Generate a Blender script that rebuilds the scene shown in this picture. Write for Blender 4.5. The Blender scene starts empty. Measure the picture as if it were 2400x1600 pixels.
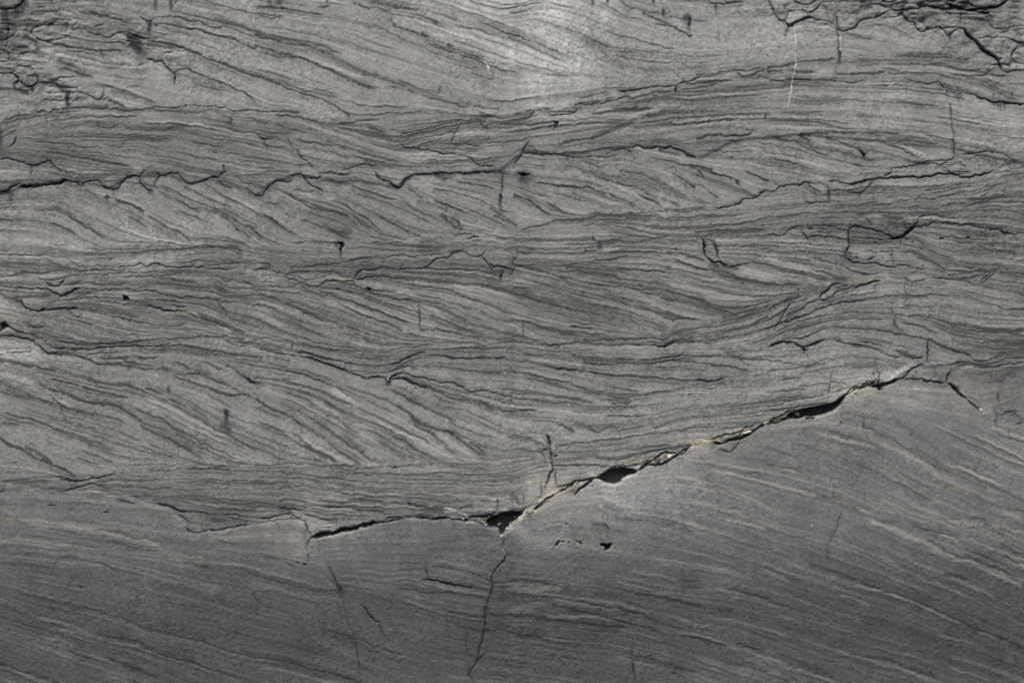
# A weathered, cross-bedded grey rock face seen square on.
# Wall coordinates: millimetres, x to the right and z up from the middle of the face; relief h towards the viewer.
import bpy, math
import numpy as np

scene = bpy.context.scene

# ------------------------------------------------------------------ camera
CZ = 1.6                                   # height of the middle of the face above the ground, metres
cam = bpy.data.cameras.new("camera")
cam.lens = 85.0
cam.sensor_width = 36.0
cam.clip_end = 200.0
cam_o = bpy.data.objects.new("camera", cam)
scene.collection.objects.link(cam_o)
cam_o.location = (0.0, -2.4 * 85.0 / 36.0, CZ)
cam_o.rotation_euler = (math.radians(90), 0, 0)
scene.camera = cam_o

# ------------------------------------------------------------------ sky, sun, exposure
EL, AZ = math.radians(58), math.radians(180 + 20)
world = bpy.data.worlds.new("World")
scene.world = world
world.use_nodes = True
wn = world.node_tree
wn.nodes.clear()
sky = wn.nodes.new("ShaderNodeTexSky")
sky.sky_type = 'NISHITA'
sky.sun_disc = False
sky.sun_elevation = EL
sky.sun_rotation = AZ
sky.air_density = 1.0
sky.dust_density = 6.0
sky.ozone_density = 0.6
bg = wn.nodes.new("ShaderNodeBackground")
bg.inputs["Strength"].default_value = 0.15
wo = wn.nodes.new("ShaderNodeOutputWorld")
wn.links.new(sky.outputs[0], bg.inputs[0])
wn.links.new(bg.outputs[0], wo.inputs[0])

sun = bpy.data.lights.new("sun", 'SUN')
sun.energy = 1.4
sun.angle = math.radians(12)
sun.color = (1.0, 0.99, 0.965)
sun_o = bpy.data.objects.new("sun", sun)
scene.collection.objects.link(sun_o)
sd = (math.cos(EL) * math.sin(AZ), math.cos(EL) * math.cos(AZ), math.sin(EL))
from mathutils import Vector
sun_o.rotation_euler = Vector(sd).to_track_quat('Z', 'Y').to_euler()
sun_o.location = (sd[0] * 8, sd[1] * 8, sd[2] * 8)

scene.view_settings.view_transform = 'Standard'
scene.view_settings.look = 'None'
scene.view_settings.exposure = 0.32
scene.view_settings.gamma = 1.0
scene.view_settings.use_curve_mapping = False

# ------------------------------------------------------------------ survey of the face
# kind width/strength  x,z ...   c crack, l dark lamina, b pale lamina, w calcite, y ochre crust,
# v water stain, h pit, S dark rock lens and black-painted crack hollow (outline), P loose-jointed block (outline)
SURVEY = """
c4/9 -1200,780 -1185,777 -1167,776 -1152,789 -1138,800
v20/8 -1187,772 -1184,754 -1182,734
c3/9 -1179,741 -1180,716 -1182,698 -1189,680
v26/4 -1141,795 -1162,769 -1167,739
v14/3 -1195,723 -1196,698 -1197,672
l7/6 -1152,769 -1118,776 -1078,771 -1037,777 -996,785 -965,781 -930,776
l8/6 -1078,774 -1037,782 -998,780 -978,771
l5/5 -991,772 -958,762 -924,752 -894,744
l5/4 -1129,785 -1093,791 -1057,795 -1021,792
l5/4 -1047,795 -1009,797 -970,796
v8/6 -978,800 -969,792
l15/6 -1152,744 -1093,742 -1042,735 -998,732
l6/5 -1047,741 -1006,734 -976,734 -950,746
c3/6 -1001,726 -978,718 -955,712 -940,713 -927,721 -914,723 -899,723
c3/9 -907,723 -898,722 -884,715 -868,709 -853,705
v26/9 -885,712 -877,698 -871,680 -867,657
v20/6 -896,716 -884,693 -873,672
c3/6 -877,765 -868,754 -857,748 -848,750 -840,757
v9/8 -846,750 -850,734 -853,717
l16/4 -858,754 -851,741
c2/7 -844,800 -838,789 -835,777
v8/7 -835,795 -834,774
v7/6 -802,800 -799,776
c2/6 -780,799 -792,787 -799,776
l14/6 -1135,713 -1118,703 -1110,683
l10/6 -1111,707 -1078,699 -1042,689 -1006,686 -970,679 -942,680 -907,681
v10/4 -963,680 -958,669
l22/4 -1062,653 -1034,644 -1001,627
l12/5 -1047,637 -1016,627 -986,620
l8/6 -1200,637 -1172,634 -1149,624
l6/4 -1149,624 -1116,616 -1080,614 -1047,604
c4/8 -1176,624 -1164,623 -1155,615 -1158,605 -1167,602
v8/8 -1166,604 -1162,578
c3/9 -1154,610 -1143,600 -1131,596 -1118,596 -1111,601 -1111,616
v6/7 -1122,596 -1121,576
c3/8 -1111,602 -1093,604 -1078,605 -1065,598 -1049,582
l18/9 -1051,587 -1037,582
v10/9 -1041,583 -1039,558 -1041,532
l14/4 -1149,588 -1134,578
c2/8 -1035,584 -1016,583 -998,579 -983,575 -977,568 -968,566 -959,572 -956,588
c2/6 -968,566 -947,568
c2/5 -1024,568 -1004,570
l8/5 -945,563 -924,555 -904,545
l6/4 -1016,547 -983,549 -945,550
c3/8 -859,666 -853,661 -833,654 -822,660 -814,649 -802,634 -792,624
c4/8 -792,629 -791,602
c2/6 -794,630 -777,637 -756,639
l6/5 -756,637 -728,624 -695,611 -664,598 -618,576 -600,556
l5/4 -736,601 -703,593 -662,581
l8/5 -838,759 -802,760 -766,754 -728,746 -700,734 -672,738
l5/4 -674,739 -639,723 -600,707
l9/6 -835,743 -802,743 -777,734 -741,732 -703,721 -652,706 -618,690 -600,685
l4/4 -817,731 -787,721 -751,716
l6/6 -851,703 -822,699 -797,693 -761,683 -728,667 -700,657 -664,642 -639,629 -600,618
b8/4 -817,754 -766,744 -715,726 -664,716
b8/4 -1157,757 -1098,758 -1037,752 -996,744
b8/4 -1149,731 -1108,731 -1057,718 -996,706 -965,703
b8/4 -1103,678 -1057,667 -1006,655 -955,647 -909,642
l4/4 -1001,662 -970,655 -935,649 -899,647
l8/3 -932,621 -894,611 -853,614
l4/4 -976,606 -932,591 -894,581 -843,560
l4/4 -940,586 -904,578 -863,570 -838,558
c3/6 -1200,507 -1185,517 -1154,527 -1123,531 -1098,535 -1057,542 -1021,545 -978,547 -945,545
l6/6 -981,547 -945,545 -907,537 -868,542 -838,548
c3/6 -838,549 -792,547 -754,549 -703,550 -669,545 -646,537 -600,537
c2/5 -838,547 -836,537 -802,540 -771,533 -728,533 -705,545 -692,549
c2/5 -692,545 -685,530 -664,523 -657,527 -652,533 -623,536
v6/6 -659,522 -656,502
c2/7 -972,512 -967,499 -935,500 -923,507
c2/7 -902,500 -889,495 -843,495 -805,493 -794,498 -791,507
c2/6 -792,503 -759,502 -756,512
l7/5 -792,495 -766,494 -746,485 -732,483
l9/5 -1078,504 -1062,496 -1042,498 -1021,508 -983,512
c2/5 -922,491 -912,475 -903,468 -881,476 -871,479
l4/5 -871,479 -838,472 -810,473
c3/6 -950,456 -932,454 -914,451 -908,461
l5/5 -1200,485 -1180,498 -1160,503
l5/5 -1200,470 -1182,484 -1162,493 -1157,500
c3/7 -1160,479 -1166,461 -1177,454
l5/5 -1200,447 -1185,456
v12/4 -1200,494 -1195,471 -1200,443
c3/8 -1200,427 -1182,429 -1157,419 -1131,414 -1111,412 -1093,422 -1081,424 -1072,410 -1057,400
v10/6 -1126,412 -1126,400
l5/5 -1116,466 -1083,463 -1057,458 -1021,463
l5/5 -1037,461 -1006,454 -981,456
l6/5 -1088,441 -1060,438 -1021,430 -983,424 -932,417 -894,406
l3/4 -1190,440 -1149,443 -1116,435
l5/4 -868,438 -817,433 -766,420
l5/4 -754,468 -715,458 -674,456
l4/4 -715,504 -664,496 -600,486
l4/4 -728,524 -690,514 -639,502
l4/4 -1034,524 -983,527 -932,524 -868,530
l4/3 -1123,502 -1072,517 -1021,522
c2/6 -851,403 -847,408 -839,408
v9/5 -674,410 -672,400
l4/4 -1200,675 -1169,672 -1134,675 -1108,672
l3/4 -1195,652 -1159,657 -1116,655 -1088,647
b10/3 -1103,642 -1067,624 -1021,621 -981,604 -919,596 -843,563
v12/7 -568,800 -564,785
v14/8 -545,800 -543,785
l6/5 -600,783 -554,782 -518,776
l8/5 -600,762 -569,756 -539,758
l4/4 -523,776 -483,767 -442,763
w3/4 -555,777 -550,762 -553,749
l6/6 -447,782 -437,783
v6/7 -434,800 -433,792
l6/5 -370,792 -350,783 -330,780
l18/5 -330,792 -294,787 -256,780 -222,777
l8/5 -312,778 -294,774
l5/5 -222,762 -192,754 -171,744
v6/6 -184,749 -175,741
l4/4 -154,759 -131,750
l5/6 -281,754 -280,741 -258,731 -230,721 -207,713
l20/7 -210,715 -192,702 -166,690 -143,684
l6/6 -146,685 -115,676 -92,667 -69,657
l4/5 -131,739 -100,731 -74,729 -54,718 -39,715
l6/6 -74,745 -49,735 -29,727 0,718
w5/8 -64,655 -54,644 -52,627
w2/4 -146,670 -133,678 -115,678
l4/5 -87,624 -64,616 -49,612
w3/4 -115,611 -108,604 -90,611
b6/4 -217,744 -166,729 -115,711 -64,693
l14/6 -600,715 -585,707 -562,706 -539,699
l12/6 -544,698 -503,692 -478,688 -447,679 -421,670
l10/4 -427,670 -401,657 -370,642
l12/7 -376,642 -355,632 -342,624
l7/6 -345,624 -309,616 -279,604 -248,596 -238,588
l6/5 -261,607 -235,598 -210,587 -177,581
v6/5 -166,596 -174,581
l12/7 -600,690 -585,685 -554,675 -518,669
l14/5 -585,672 -549,665 -513,662
l9/7 -516,667 -485,660 -457,647 -421,632 -396,620
l14/7 -401,621 -370,611 -345,597 -322,592
b12/4 -493,667 -447,647 -406,634 -365,619 -319,616
l6/7 -600,619 -567,610 -539,597 -503,583 -478,576 -442,563 -411,549 -391,537 -382,524
l4/4 -549,611 -518,602
l4/4 -457,586 -421,581
l4/4 -281,596 -217,581 -156,563 -103,545
l4/4 -192,570 -151,560
l4/4 -136,558 -90,549 -57,542
b6/5 -217,591 -166,573 -123,555 -77,545 -52,530
l7/6 -600,537 -569,536 -529,537 -498,533
l5/5 -549,527 -513,526 -490,523 -472,517 -444,504
c2/5 -544,528 -516,526 -493,523 -470,516 -447,507 -437,503
l4/5 -437,504 -406,509 -376,510 -355,517 -319,518
l4/4 -381,530 -350,530 -309,531 -279,533 -217,535
l4/4 -273,533 -222,535 -202,535 -115,532
l10/6 -391,496 -365,489 -335,484 -319,480
l10/6 -324,481 -294,477 -284,473
l6/6 -335,498 -299,488
c3/7 -266,463 -253,453 -233,452 -197,444 -156,440 -126,435 -95,431 -90,421 -74,411 -44,408
l3/5 -258,486 -222,490 -192,499 -151,509 -120,518 -74,521
l3/4 -256,476 -212,484 -166,496 -120,509 -80,514
l3/4 -243,463 -202,479 -166,486 -136,489
l3/4 -217,458 -166,473
c3/6 -74,522 -54,522 -29,524
c3/6 -120,508 -131,493 -138,477 -143,462 -128,459 -100,459 -74,457
c2/6 -156,489 -136,490
l4/6 -77,519 -69,504 -57,498
l5/5 -64,504 -39,508 0,509
l6/6 -23,509 0,512
l7/6 -95,522 -52,527
l3/4 -120,466 -77,472 -39,471
l5/5 -600,514 -580,509
c4/7 -595,482 -582,473 -559,475
l14/6 -582,471 -574,456
l4/4 -600,494 -562,488 -523,486
l5/5 -559,507 -523,496 -478,486
l4/4 -511,473 -462,463 -421,456
l5/5 -521,463 -513,448 -501,447
c3/7 -501,447 -498,435 -488,424 -475,415 -462,400
c2/6 -488,424 -493,410 -498,400
l3/4 -569,456 -534,453
l4/4 -585,407 -559,402
c3/6 -396,400 -370,406 -345,417 -332,410 -317,410
l4/4 -345,420 -319,415 -294,410
b8/3 -447,507 -396,489 -345,463 -294,443 -217,417
l4/4 -447,473 -396,453 -335,435 -268,417
l4/4 -472,519 -406,491 -345,468
l5/4 -294,410 -217,407 -141,420 -64,425 0,433
l4/4 -166,451 -115,448 -77,443
v6/6 190,800 190,781
v7/8 224,800 225,785
v7/8 330,800 331,789
l5/4 250,797 268,785
l14/4 276,780 314,772 347,764 367,767
c3/8 356,774 353,764 356,754
v10/5 356,774 356,754
l5/5 306,769 347,752 362,739 388,729 418,716
l5/4 339,741 378,734 408,721
c3/7 408,760 417,754 416,729
v16/5 408,759 413,744
v8/6 415,757 415,727
l14/4 372,759 413,752 459,749
w3/5 477,757 477,723
w2/4 464,713 480,712
c2/7 483,716 484,706
w4/7 171,757 170,746 176,736 173,727 166,721 161,712
w2/3 232,698 245,707 258,702 260,688 255,672 245,667 235,674 231,688 232,698
w2/4 99,639 117,630 138,621 153,612 166,614 166,632
w2/3 62,578 74,569 84,576
l6/6 0,718 15,713 38,704
l4/4 51,701 84,685 115,672
l4/5 194,702 214,694 230,689
l4/4 258,675 276,675
l8/3 217,662 255,649 281,637
l4/4 0,767 38,774
l14/3 168,703 204,685 230,657
c3/7 245,588 255,584 276,586 291,588 321,595 352,596 367,598 385,596
c3/8 385,596 398,606 421,610 444,618
c4/9 386,597 383,588 383,574
l5/6 281,568 306,574 332,583 378,582
l16/5 273,573 283,567
l4/6 153,570 184,574 214,581
c3/7 148,553 179,555 209,559 240,561 253,568 270,573
l10/7 122,545 153,550 194,555
l8/6 0,530 26,532 46,540 77,542
l6/6 0,517 20,519 36,527
l5/6 0,510 26,516 41,524 51,537
l8/6 77,541 107,536 138,539 148,535 158,547
c3/6 84,535 97,526 117,530 143,533 153,545
c2/5 179,537 194,540 204,545
l4/5 235,544 265,542 296,547
l4/5 189,533 230,537 281,540 332,545
l4/5 87,503 122,504 163,509 204,512 255,512
l4/5 0,488 31,491 61,498 97,503
h9/9 98,514 106,513 107,507 102,496 101,507
v9/7 102,512 102,496
l4/4 0,507 46,507 92,512
l4/4 332,572 362,572 398,564 444,561 474,563
l4/4 383,583 434,582 485,586
l3/4 255,555 332,563
l14/6 110,453 128,466 163,471 199,476 230,491
l20/4 204,484 245,499 288,514
l14/4 301,524 332,530 383,540
l10/5 281,499 321,503 372,509
l7/6 372,504 408,507 439,513 485,517 523,518
b9/5 357,496 408,503 459,509 510,510
b12/5 184,537 230,540
b14/5 61,522 128,524 204,530 281,522 332,537
b20/4 46,473 102,481 163,494 219,504
l5/4 434,621 472,624 510,634 543,635
l7/6 528,627 541,619 561,621 571,627 600,637
c3/5 444,616 472,620 510,630 536,633 566,635 600,638
l5/6 406,604 444,602 474,607 510,609
b6/5 434,611 472,611 505,614
l6/4 546,616 600,616
l6/4 393,588 434,591 480,601
c3/6 0,407 15,425 26,445 38,463
l6/6 23,445 38,466 43,468
c3/7 28,440 56,438 82,435 107,439
l4/5 38,458 54,451 59,440
c3/6 105,439 122,433 143,430 179,433 194,435
c3/6 163,433 204,433 224,430 242,435
l16/5 128,425 133,433
l10/4 92,456 128,451 163,461 214,466
c2/5 204,448 209,453 224,453 240,445 255,456 281,444
c3/7 282,448 286,456 296,458 309,452 332,453 357,454 383,453 398,447 411,438 431,428
l8/5 219,438 245,448 265,453 278,445
l14/4 291,466 316,463 342,468
l10/5 347,448 367,443 393,438
l5/6 408,438 429,430
l5/5 393,463 401,453
l5/5 434,473 464,481 505,482 536,481 551,484
c3/6 513,482 543,481 554,484 561,491 565,502
l4/5 439,473 459,479
l4/4 454,496 510,499 561,496
l4/4 434,456 485,466 536,471
l4/4 449,445 500,443 561,443
h6/8 514,430 518,428
v5/5 594,530 594,514
l6/5 421,412 449,406 469,402
l5/5 166,422 189,412 209,407
l6/4 339,428 398,415 429,407
b6/4 286,451 327,443 357,435 408,425
b9/5 168,433 194,430 214,425
c3/6 462,800 467,791 477,789 510,791 526,792 548,798
c2/6 497,800 500,794 510,792
v8/7 476,785 477,764
c2/5 528,787 527,772 541,762
c2/6 398,800 434,795 459,795
c2/5 571,780 587,769 600,769
c3/7 601,800 608,782 615,772 620,757 633,750 640,753
c3/9 640,752 646,767 656,774 674,776 687,773 696,762 694,758
c4/9 640,749 645,740 651,739 659,746 674,749 694,757 707,757
w2/5 617,764 626,759 633,757
l12/6 646,736 643,726
c3/7 659,799 677,790 697,790 710,797 725,799
c2/6 638,785 643,772
c3/6 725,795 717,780 702,769 692,769
c2/5 728,794 738,777 742,757
c2/6 742,774 753,774 759,769 758,749 743,748
c3/6 697,759 712,754 733,753 743,749 753,745 763,740
c3/8 758,769 763,744 767,729 776,726
c3/8 776,727 799,732 808,738 814,749 830,755 855,760 876,771 891,777
c3/7 809,800 824,792 837,789 855,790 870,785 888,780
c3/8 888,782 893,776 914,778 942,778 962,782 972,785 988,799
c4/8 972,785 993,782 1018,780 1039,781 1057,774
c5/9 1018,792 1034,785 1057,778 1072,777 1110,778 1138,782 1151,790 1166,799
c4/8 1018,797 1039,800
c4/9 1069,795 1085,785 1097,780
l40/6 1046,792 1072,792
c4/8 1057,774 1085,774 1110,769 1128,759
c3/7 1052,777 1053,739
c4/8 909,774 919,762 929,748 942,746 948,732 957,725 965,726 970,731 983,734
c3/8 983,734 1001,736 1011,729 1018,718 1029,718 1039,732 1059,732
v10/6 1026,723 1029,703
c5/9 1059,731 1074,712 1090,698 1105,680 1123,670 1138,662 1146,644 1148,634
l16/5 1072,716 1097,688 1131,670
c3/7 1146,637 1156,630 1179,633
l5/5 1179,633 1200,637
c2/5 944,746 957,749 967,741 967,734
c2/6 993,749 1006,749
c3/7 759,739 765,723 767,703 766,667
w3/5 771,721 770,698 768,680
v7/6 767,680 766,657 768,647
w4/6 661,740 662,723 665,703 664,672 663,644 661,624 655,601 651,573 647,547
w3/4 763,647 762,627
l4/4 761,642 761,627
l8/5 784,721 812,713 840,706
l10/5 763,774 799,772 845,782
l10/3 855,741 901,731 939,711
l12/6 600,642 626,644 677,653 717,656 753,661
c2/5 600,637 651,647 702,655 763,661 794,665 835,665 870,664
l20/6 891,666 932,671 972,670 1008,672
l20/6 921,669 967,664 1018,666
l22/4 1008,670 1059,660 1110,647
l12/3 1085,652 1141,642
l9/6 646,632 677,630 710,633
l5/5 600,630 631,632
c3/6 600,612 620,612 646,612 697,611
l5/5 646,611 702,612 758,610
c3/6 763,609 779,604 804,606 830,610
l5/4 763,624 819,624 855,627
l5/5 794,627 830,624 870,628
l4/4 812,642 855,647
l4/4 870,637 906,634
l5/4 881,627 932,624 983,623
l7/5 978,649 1008,647 1059,634 1105,627
l5/4 1008,655 1069,652
l4/4 600,590 636,596 656,600
l6/4 651,598 702,596 728,601
b8/4 983,637 1034,632 1085,624 1123,624
c3/6 921,610 952,607 967,602 983,602 998,607
c3/7 998,606 1013,596 1034,587 1059,581 1077,578 1085,574
c4/8 1082,576 1105,567 1123,560 1143,560 1171,558 1200,554
c2/5 1074,588 1080,578
c2/6 1003,606 1021,598 1044,591 1074,583
v5/5 1018,588 1018,576
v5/5 1034,583 1035,570
v20/4 1046,576 1049,558
v10/6 1131,558 1132,547
v10/7 1141,559 1143,542
v8/6 1151,558 1152,544
c3/6 1174,596 1171,563
l12/4 1136,581 1161,570
l20/3 1110,616 1136,591 1126,573
l7/4 998,624 1034,616 1059,606
c3/7 1025,555 1027,535 1031,504 1034,468 1038,433
l5/4 901,560 957,555 998,550
l8/3 753,588 830,581 906,583
l8/3 677,570 728,565 779,573
l6/4 626,535 677,532 728,535
l7/4 600,514 677,517 743,504 794,494
b8/4 626,499 702,496 779,494 830,491
l9/5 677,484 728,486 779,489 804,486
l7/5 819,486 855,488 906,484
l5/4 870,499 932,489 983,486
l7/5 972,481 1008,476 1034,471
b8/6 927,481 962,480 978,471
b6/5 983,484 1023,476 1072,468 1123,456
b6/4 939,512 983,507 1013,502
c2/5 600,484 620,477 641,468 661,471
c3/6 659,476 674,461 687,452 707,447 722,438 738,433
l14/4 677,479 692,471 702,453
l5/6 738,473 763,468 789,458 812,451
c5/9 813,447 824,440 826,424
c4/9 804,415 814,411
c3/7 824,439 832,440
l8/6 876,461 906,453 924,443 949,433
b14/6 891,463 927,451 957,438 985,422
b10/4 728,461 779,451 804,443
l9/5 870,473 901,468 932,471 967,463 998,461
l4/4 600,440 641,433 677,428
l5/4 610,425 651,417 702,402
b5/4 600,435 641,430 682,422 728,407
c3/6 1039,433 1059,438 1085,442 1118,444 1146,439 1166,430 1182,417 1180,410
c3/7 1039,433 1031,424 1008,420 978,419 952,417 932,412 924,410 896,402
c3/7 952,417 967,415 983,416 1003,410 1018,417 1031,416
c2/7 929,410 942,412 962,415
c2/7 1018,410 1034,411 1039,417 1034,422
c2/6 998,407 1013,414
l10/4 1041,428 1059,410
c2/5 1200,420 1171,416 1148,410 1136,402
l6/4 1085,433 1131,417
c4/8 -1200,348 -1187,349 -1177,357 -1169,364 -1149,366
c5/9 -1152,359 -1136,362 -1106,362 -1088,368 -1067,369 -1049,375 -1037,376
l18/8 -1200,350 -1190,349 -1180,353
v10/6 -1173,344 -1172,326
c3/7 -1037,376 -1021,372 -1009,362 -1004,362
l10/5 -1057,400 -1042,392 -1027,380 -1011,372
v6/5 -1127,397 -1126,387
l12/4 -1047,367 -1027,362 -1009,360
c3/8 -1004,362 -1007,368 -998,375 -978,376 -965,373 -958,362 -945,358 -924,358 -917,367 -907,376 -896,383 -886,387 -871,387
c3/7 -871,387 -863,395 -857,399
c3/7 -833,395 -826,387 -833,377 -838,362 -843,354
c3/8 -872,380 -868,367 -858,358 -844,353 -840,349
v14/7 -848,352 -843,346
c3/8 -828,386 -810,387 -797,392 -782,390 -769,378 -756,369 -733,371 -718,380 -703,385 -687,383
c3/7 -687,383 -680,392 -674,397 -662,399
l16/6 -687,372 -674,364 -659,359
c3/7 -652,387 -641,385 -629,372 -608,367 -600,363
c2/6 -690,380 -682,367 -667,358 -652,359
l5/4 -958,390 -919,392 -894,392
l5/4 -1037,380 -996,383 -955,382
l4/4 -955,374 -919,377
l6/4 -1174,367 -1123,372 -1072,377
l12/5 -996,354 -983,344 -968,335 -947,334
v8/6 -949,339 -947,326
l7/6 -930,336 -912,321 -889,320 -866,303
l6/5 -912,326 -884,318 -866,303
l9/5 -1075,315 -1052,306 -1032,295
l8/4 -1111,306 -1072,308 -1047,298
l5/5 -1037,293 -1016,280 -988,270
l9/5 -1006,270 -983,257 -960,242
l7/5 -1083,275 -1052,267 -1032,257 -1018,247
l5/3 -1080,227 -1049,224
l5/3 -1027,290 -1006,272
l5/4 -894,288 -856,267
l7/6 -822,274 -802,262 -777,252 -754,235
l6/4 -848,290 -817,272
l4/3 -871,272 -861,267
l4/4 -822,349 -802,336
l7/5 -782,331 -759,318 -738,306
l5/4 -741,311 -715,308 -692,298
l9/5 -680,290 -662,278 -641,260
l6/4 -641,262 -618,247
l6/5 -623,272 -600,260
l5/4 -674,308 -639,288 -600,272
l5/4 -787,303 -751,295 -715,278
l5/4 -720,367 -677,341 -629,318
l5/4 -766,362 -715,334 -664,316
l6/5 -621,359 -600,341
b7/4 -728,369 -690,349 -639,326 -600,308
l3/6 -1200,205 -1167,204 -1129,203 -1093,201
l3/3 -1093,201 -1047,196
l3/5 -1006,188 -976,191 -930,195
l3/5 -889,205 -861,209 -817,212
l3/4 -817,212 -782,216 -751,218
l4/6 -756,218 -720,219 -687,219 -652,218 -634,210
l8/4 -726,223 -664,223 -644,221
c2/5 -636,211 -635,196
l12/4 -652,214 -639,201
l3/4 -766,200 -728,205 -687,206
l3/4 -754,188 -715,190
l3/5 -884,206 -843,210
c2/6 -1042,191 -1027,181 -1006,174 -988,173
l3/5 -1200,182 -1159,182 -1123,181
l3/5 -1200,176 -1169,173 -1134,163
l3/4 -1078,183 -1057,174 -1037,169
c2/7 -1154,163 -1126,158 -1098,159 -1062,164 -1032,169 -1011,164 -983,167 -955,167 -922,163 -907,169
c2/6 -981,172 -973,178 -955,174 -932,174
c2/7 -924,172 -894,174 -879,181 -868,183 -858,174 -843,178 -828,181
c3/7 -843,179 -825,181 -812,174 -792,172 -766,173 -748,176 -741,182
c3/7 -748,174 -726,173 -708,169 -674,170 -654,169
c2/6 -726,178 -695,179 -669,182 -646,183 -629,183 -623,176 -627,167
l4/4 -629,183 -600,181
c2/6 -1200,149 -1177,151 -1141,158
c2/7 -1113,144 -1090,144 -1062,145 -1049,151 -1027,153 -1011,154 -976,158 -955,155 -922,160 -876,161
c2/5 -1011,151 -981,158 -950,158
c3/8 -1093,141 -1088,131 -1075,126 -1060,130 -1053,137 -1047,147
c3/6 -1060,130 -1042,131 -1024,132 -1011,141
l3/5 -1200,132 -1169,131 -1134,132 -1103,133
c3/7 -1200,127 -1164,127 -1123,123 -1098,122 -1078,117
c4/8 -1088,118 -1072,112 -1057,109 -1042,110 -1024,121 -1011,123
c2/7 -1011,123 -976,122 -945,121 -912,122 -881,117 -845,117 -817,112 -807,104 -771,102 -736,101 -692,94
l3/5 -986,137 -955,133 -924,133 -894,133
c2/6 -909,147 -889,151 -861,150 -833,147 -802,149
l7/6 -802,147 -777,142 -746,137
c2/6 -835,163 -833,153 -810,153 -792,159 -766,160
l5/5 -873,124 -843,132 -802,135 -771,130
l4/5 -771,130 -751,124 -746,119
c2/5 -746,123 -720,126 -700,132
l20/5 -705,145 -687,140 -677,124
l24/4 -695,130 -669,114
c3/6 -685,149 -674,140 -662,137 -657,142 -639,140 -600,131
l5/4 -766,155 -726,150 -690,151
l4/4 -669,127 -634,124 -600,126
l5/6 -669,105 -639,105 -600,108
c3/6 -690,96 -682,99
c2/5 -692,94 -664,93 -639,90 -600,84
l5/6 -692,95 -682,84 -674,73
l5/7 -1200,112 -1187,102 -1164,98 -1149,94
l5/6 -1172,102 -1149,103 -1123,103 -1088,105
l4/6 -1098,90 -1072,94 -1042,96 -1021,103 -988,112
l6/6 -1042,96 -1011,100 -983,96 -955,94 -919,98 -881,91
l3/5 -955,93 -924,89 -894,88 -858,82
h16/9 -912,105 -902,105 -901,99 -910,99
l12/5 -976,102 -945,103
l6/6 -881,93 -848,84 -822,79
c4/7 -858,82 -830,79 -802,72 -766,71
h5/9 -793,84 -782,82
h5/9 -778,82 -766,81
l6/5 -817,96 -787,95
l3/4 -858,98 -807,99
l6/6 -1154,94 -1139,81 -1123,75 -1098,72
c4/7 -1152,94 -1144,79 -1123,73 -1093,73 -1062,75 -1034,76 -1016,77
l8/7 -1062,71 -1037,75 -1006,77 -981,72 -955,67
l7/6 -981,72 -955,68 -919,66 -894,61 -868,57
c3/6 -1021,57 -1011,58 -1006,66
l4/5 -1032,66 -1016,56
c3/4 -945,51 -944,30
l8/5 -1027,48 -1006,40 -986,35 -963,26 -935,17
l5/4 -935,17 -904,10
l5/5 -1042,71 -1021,61
l7/5 -937,61 -904,53 -868,45
l5/4 -868,45 -838,38 -792,35 -761,43
y4/6 -766,68 -746,66 -733,58
l8/6 -766,68 -736,56 -700,43 -669,33 -644,20 -600,2
l8/5 -733,63 -700,51 -664,40 -629,20
w2/5 -682,33 -659,22
l4/4 -769,30 -746,15
w2/4 -756,22 -741,15
h20/9 -1200,40 -1190,44 -1182,38 -1190,33 -1197,26 -1200,25
c4/7 -1185,38 -1172,30 -1157,24 -1136,20
y26/6 -1195,68 -1185,53 -1164,38
y30/5 -1149,68 -1167,43 -1144,33
y20/6 -1192,84 -1190,68
c3/7 -1141,38 -1123,33 -1098,31
l16/5 -1141,43 -1129,33 -1098,30
l5/6 -1159,22 -1123,17 -1098,19 -1078,10
c4/7 -1200,11 -1185,14 -1159,11 -1134,5 -1118,0
l4/6 -1200,17 -1169,17 -1139,7
l10/6 -1123,15 -1098,5
l12/4 -1057,30 -1021,17 -991,5
l5/4 -1093,17 -1057,2
l4/5 -879,1 -838,6 -787,6 -741,10 -715,11
l4/5 -797,6 -766,10 -715,10 -664,10 -629,5
b14/4 -958,86 -919,79 -881,66 -843,58 -805,56
b20/3 -1021,61 -981,48 -955,35
b12/4 -1200,142 -1162,142 -1116,140
b14/3 -1144,94 -1098,91 -1057,86
c3/7 -600,339 -590,339 -580,345 -569,362 -554,373 -544,375 -526,371 -513,378
c3/8 -518,387 -508,391 -494,390 -488,382 -481,372 -467,363 -452,354 -443,348
c2/5 -494,390 -493,397
c3/6 -480,381 -462,382 -449,382 -443,391
c3/7 -452,395 -432,395 -411,392 -386,390 -379,390
c2/6 -379,400 -379,390
l24/5 -600,362 -585,359
l10/4 -600,390 -559,395 -523,395
l6/4 -442,374 -411,373 -381,367
c3/7 -323,400 -317,387 -307,377 -284,374 -282,367 -271,358 -261,360 -253,372 -243,383 -230,389
l10/6 -284,369 -279,362 -268,359
c3/7 -233,389 -202,390 -171,392 -156,394 -131,395 -118,391 -100,394 -74,395 -39,394
l18/5 -177,387 -161,380 -141,380
l5/5 -126,374 -95,367 -67,362 -39,354
l6/4 -151,354 -115,344 -69,329 -39,311
l4/4 -171,357 -151,353
c4/9 -26,395 -22,390
l24/6 -29,397 -16,396
c3/9 -23,390 -23,367 -26,346
h8/9 -27,340 -26,334
v8/8 -27,341 -29,323 -27,306
l9/6 -600,336 -585,326 -559,321 -539,323
l4/5 -531,344 -508,334 -488,321 -462,308
l7/6 -462,311 -437,306 -411,302 -388,293
l12/4 -411,298 -386,288 -365,272
c2/5 -513,353 -488,354 -462,349 -444,348
l7/6 -421,329 -398,326 -381,311 -360,295 -342,288 -330,278 -309,257
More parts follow.
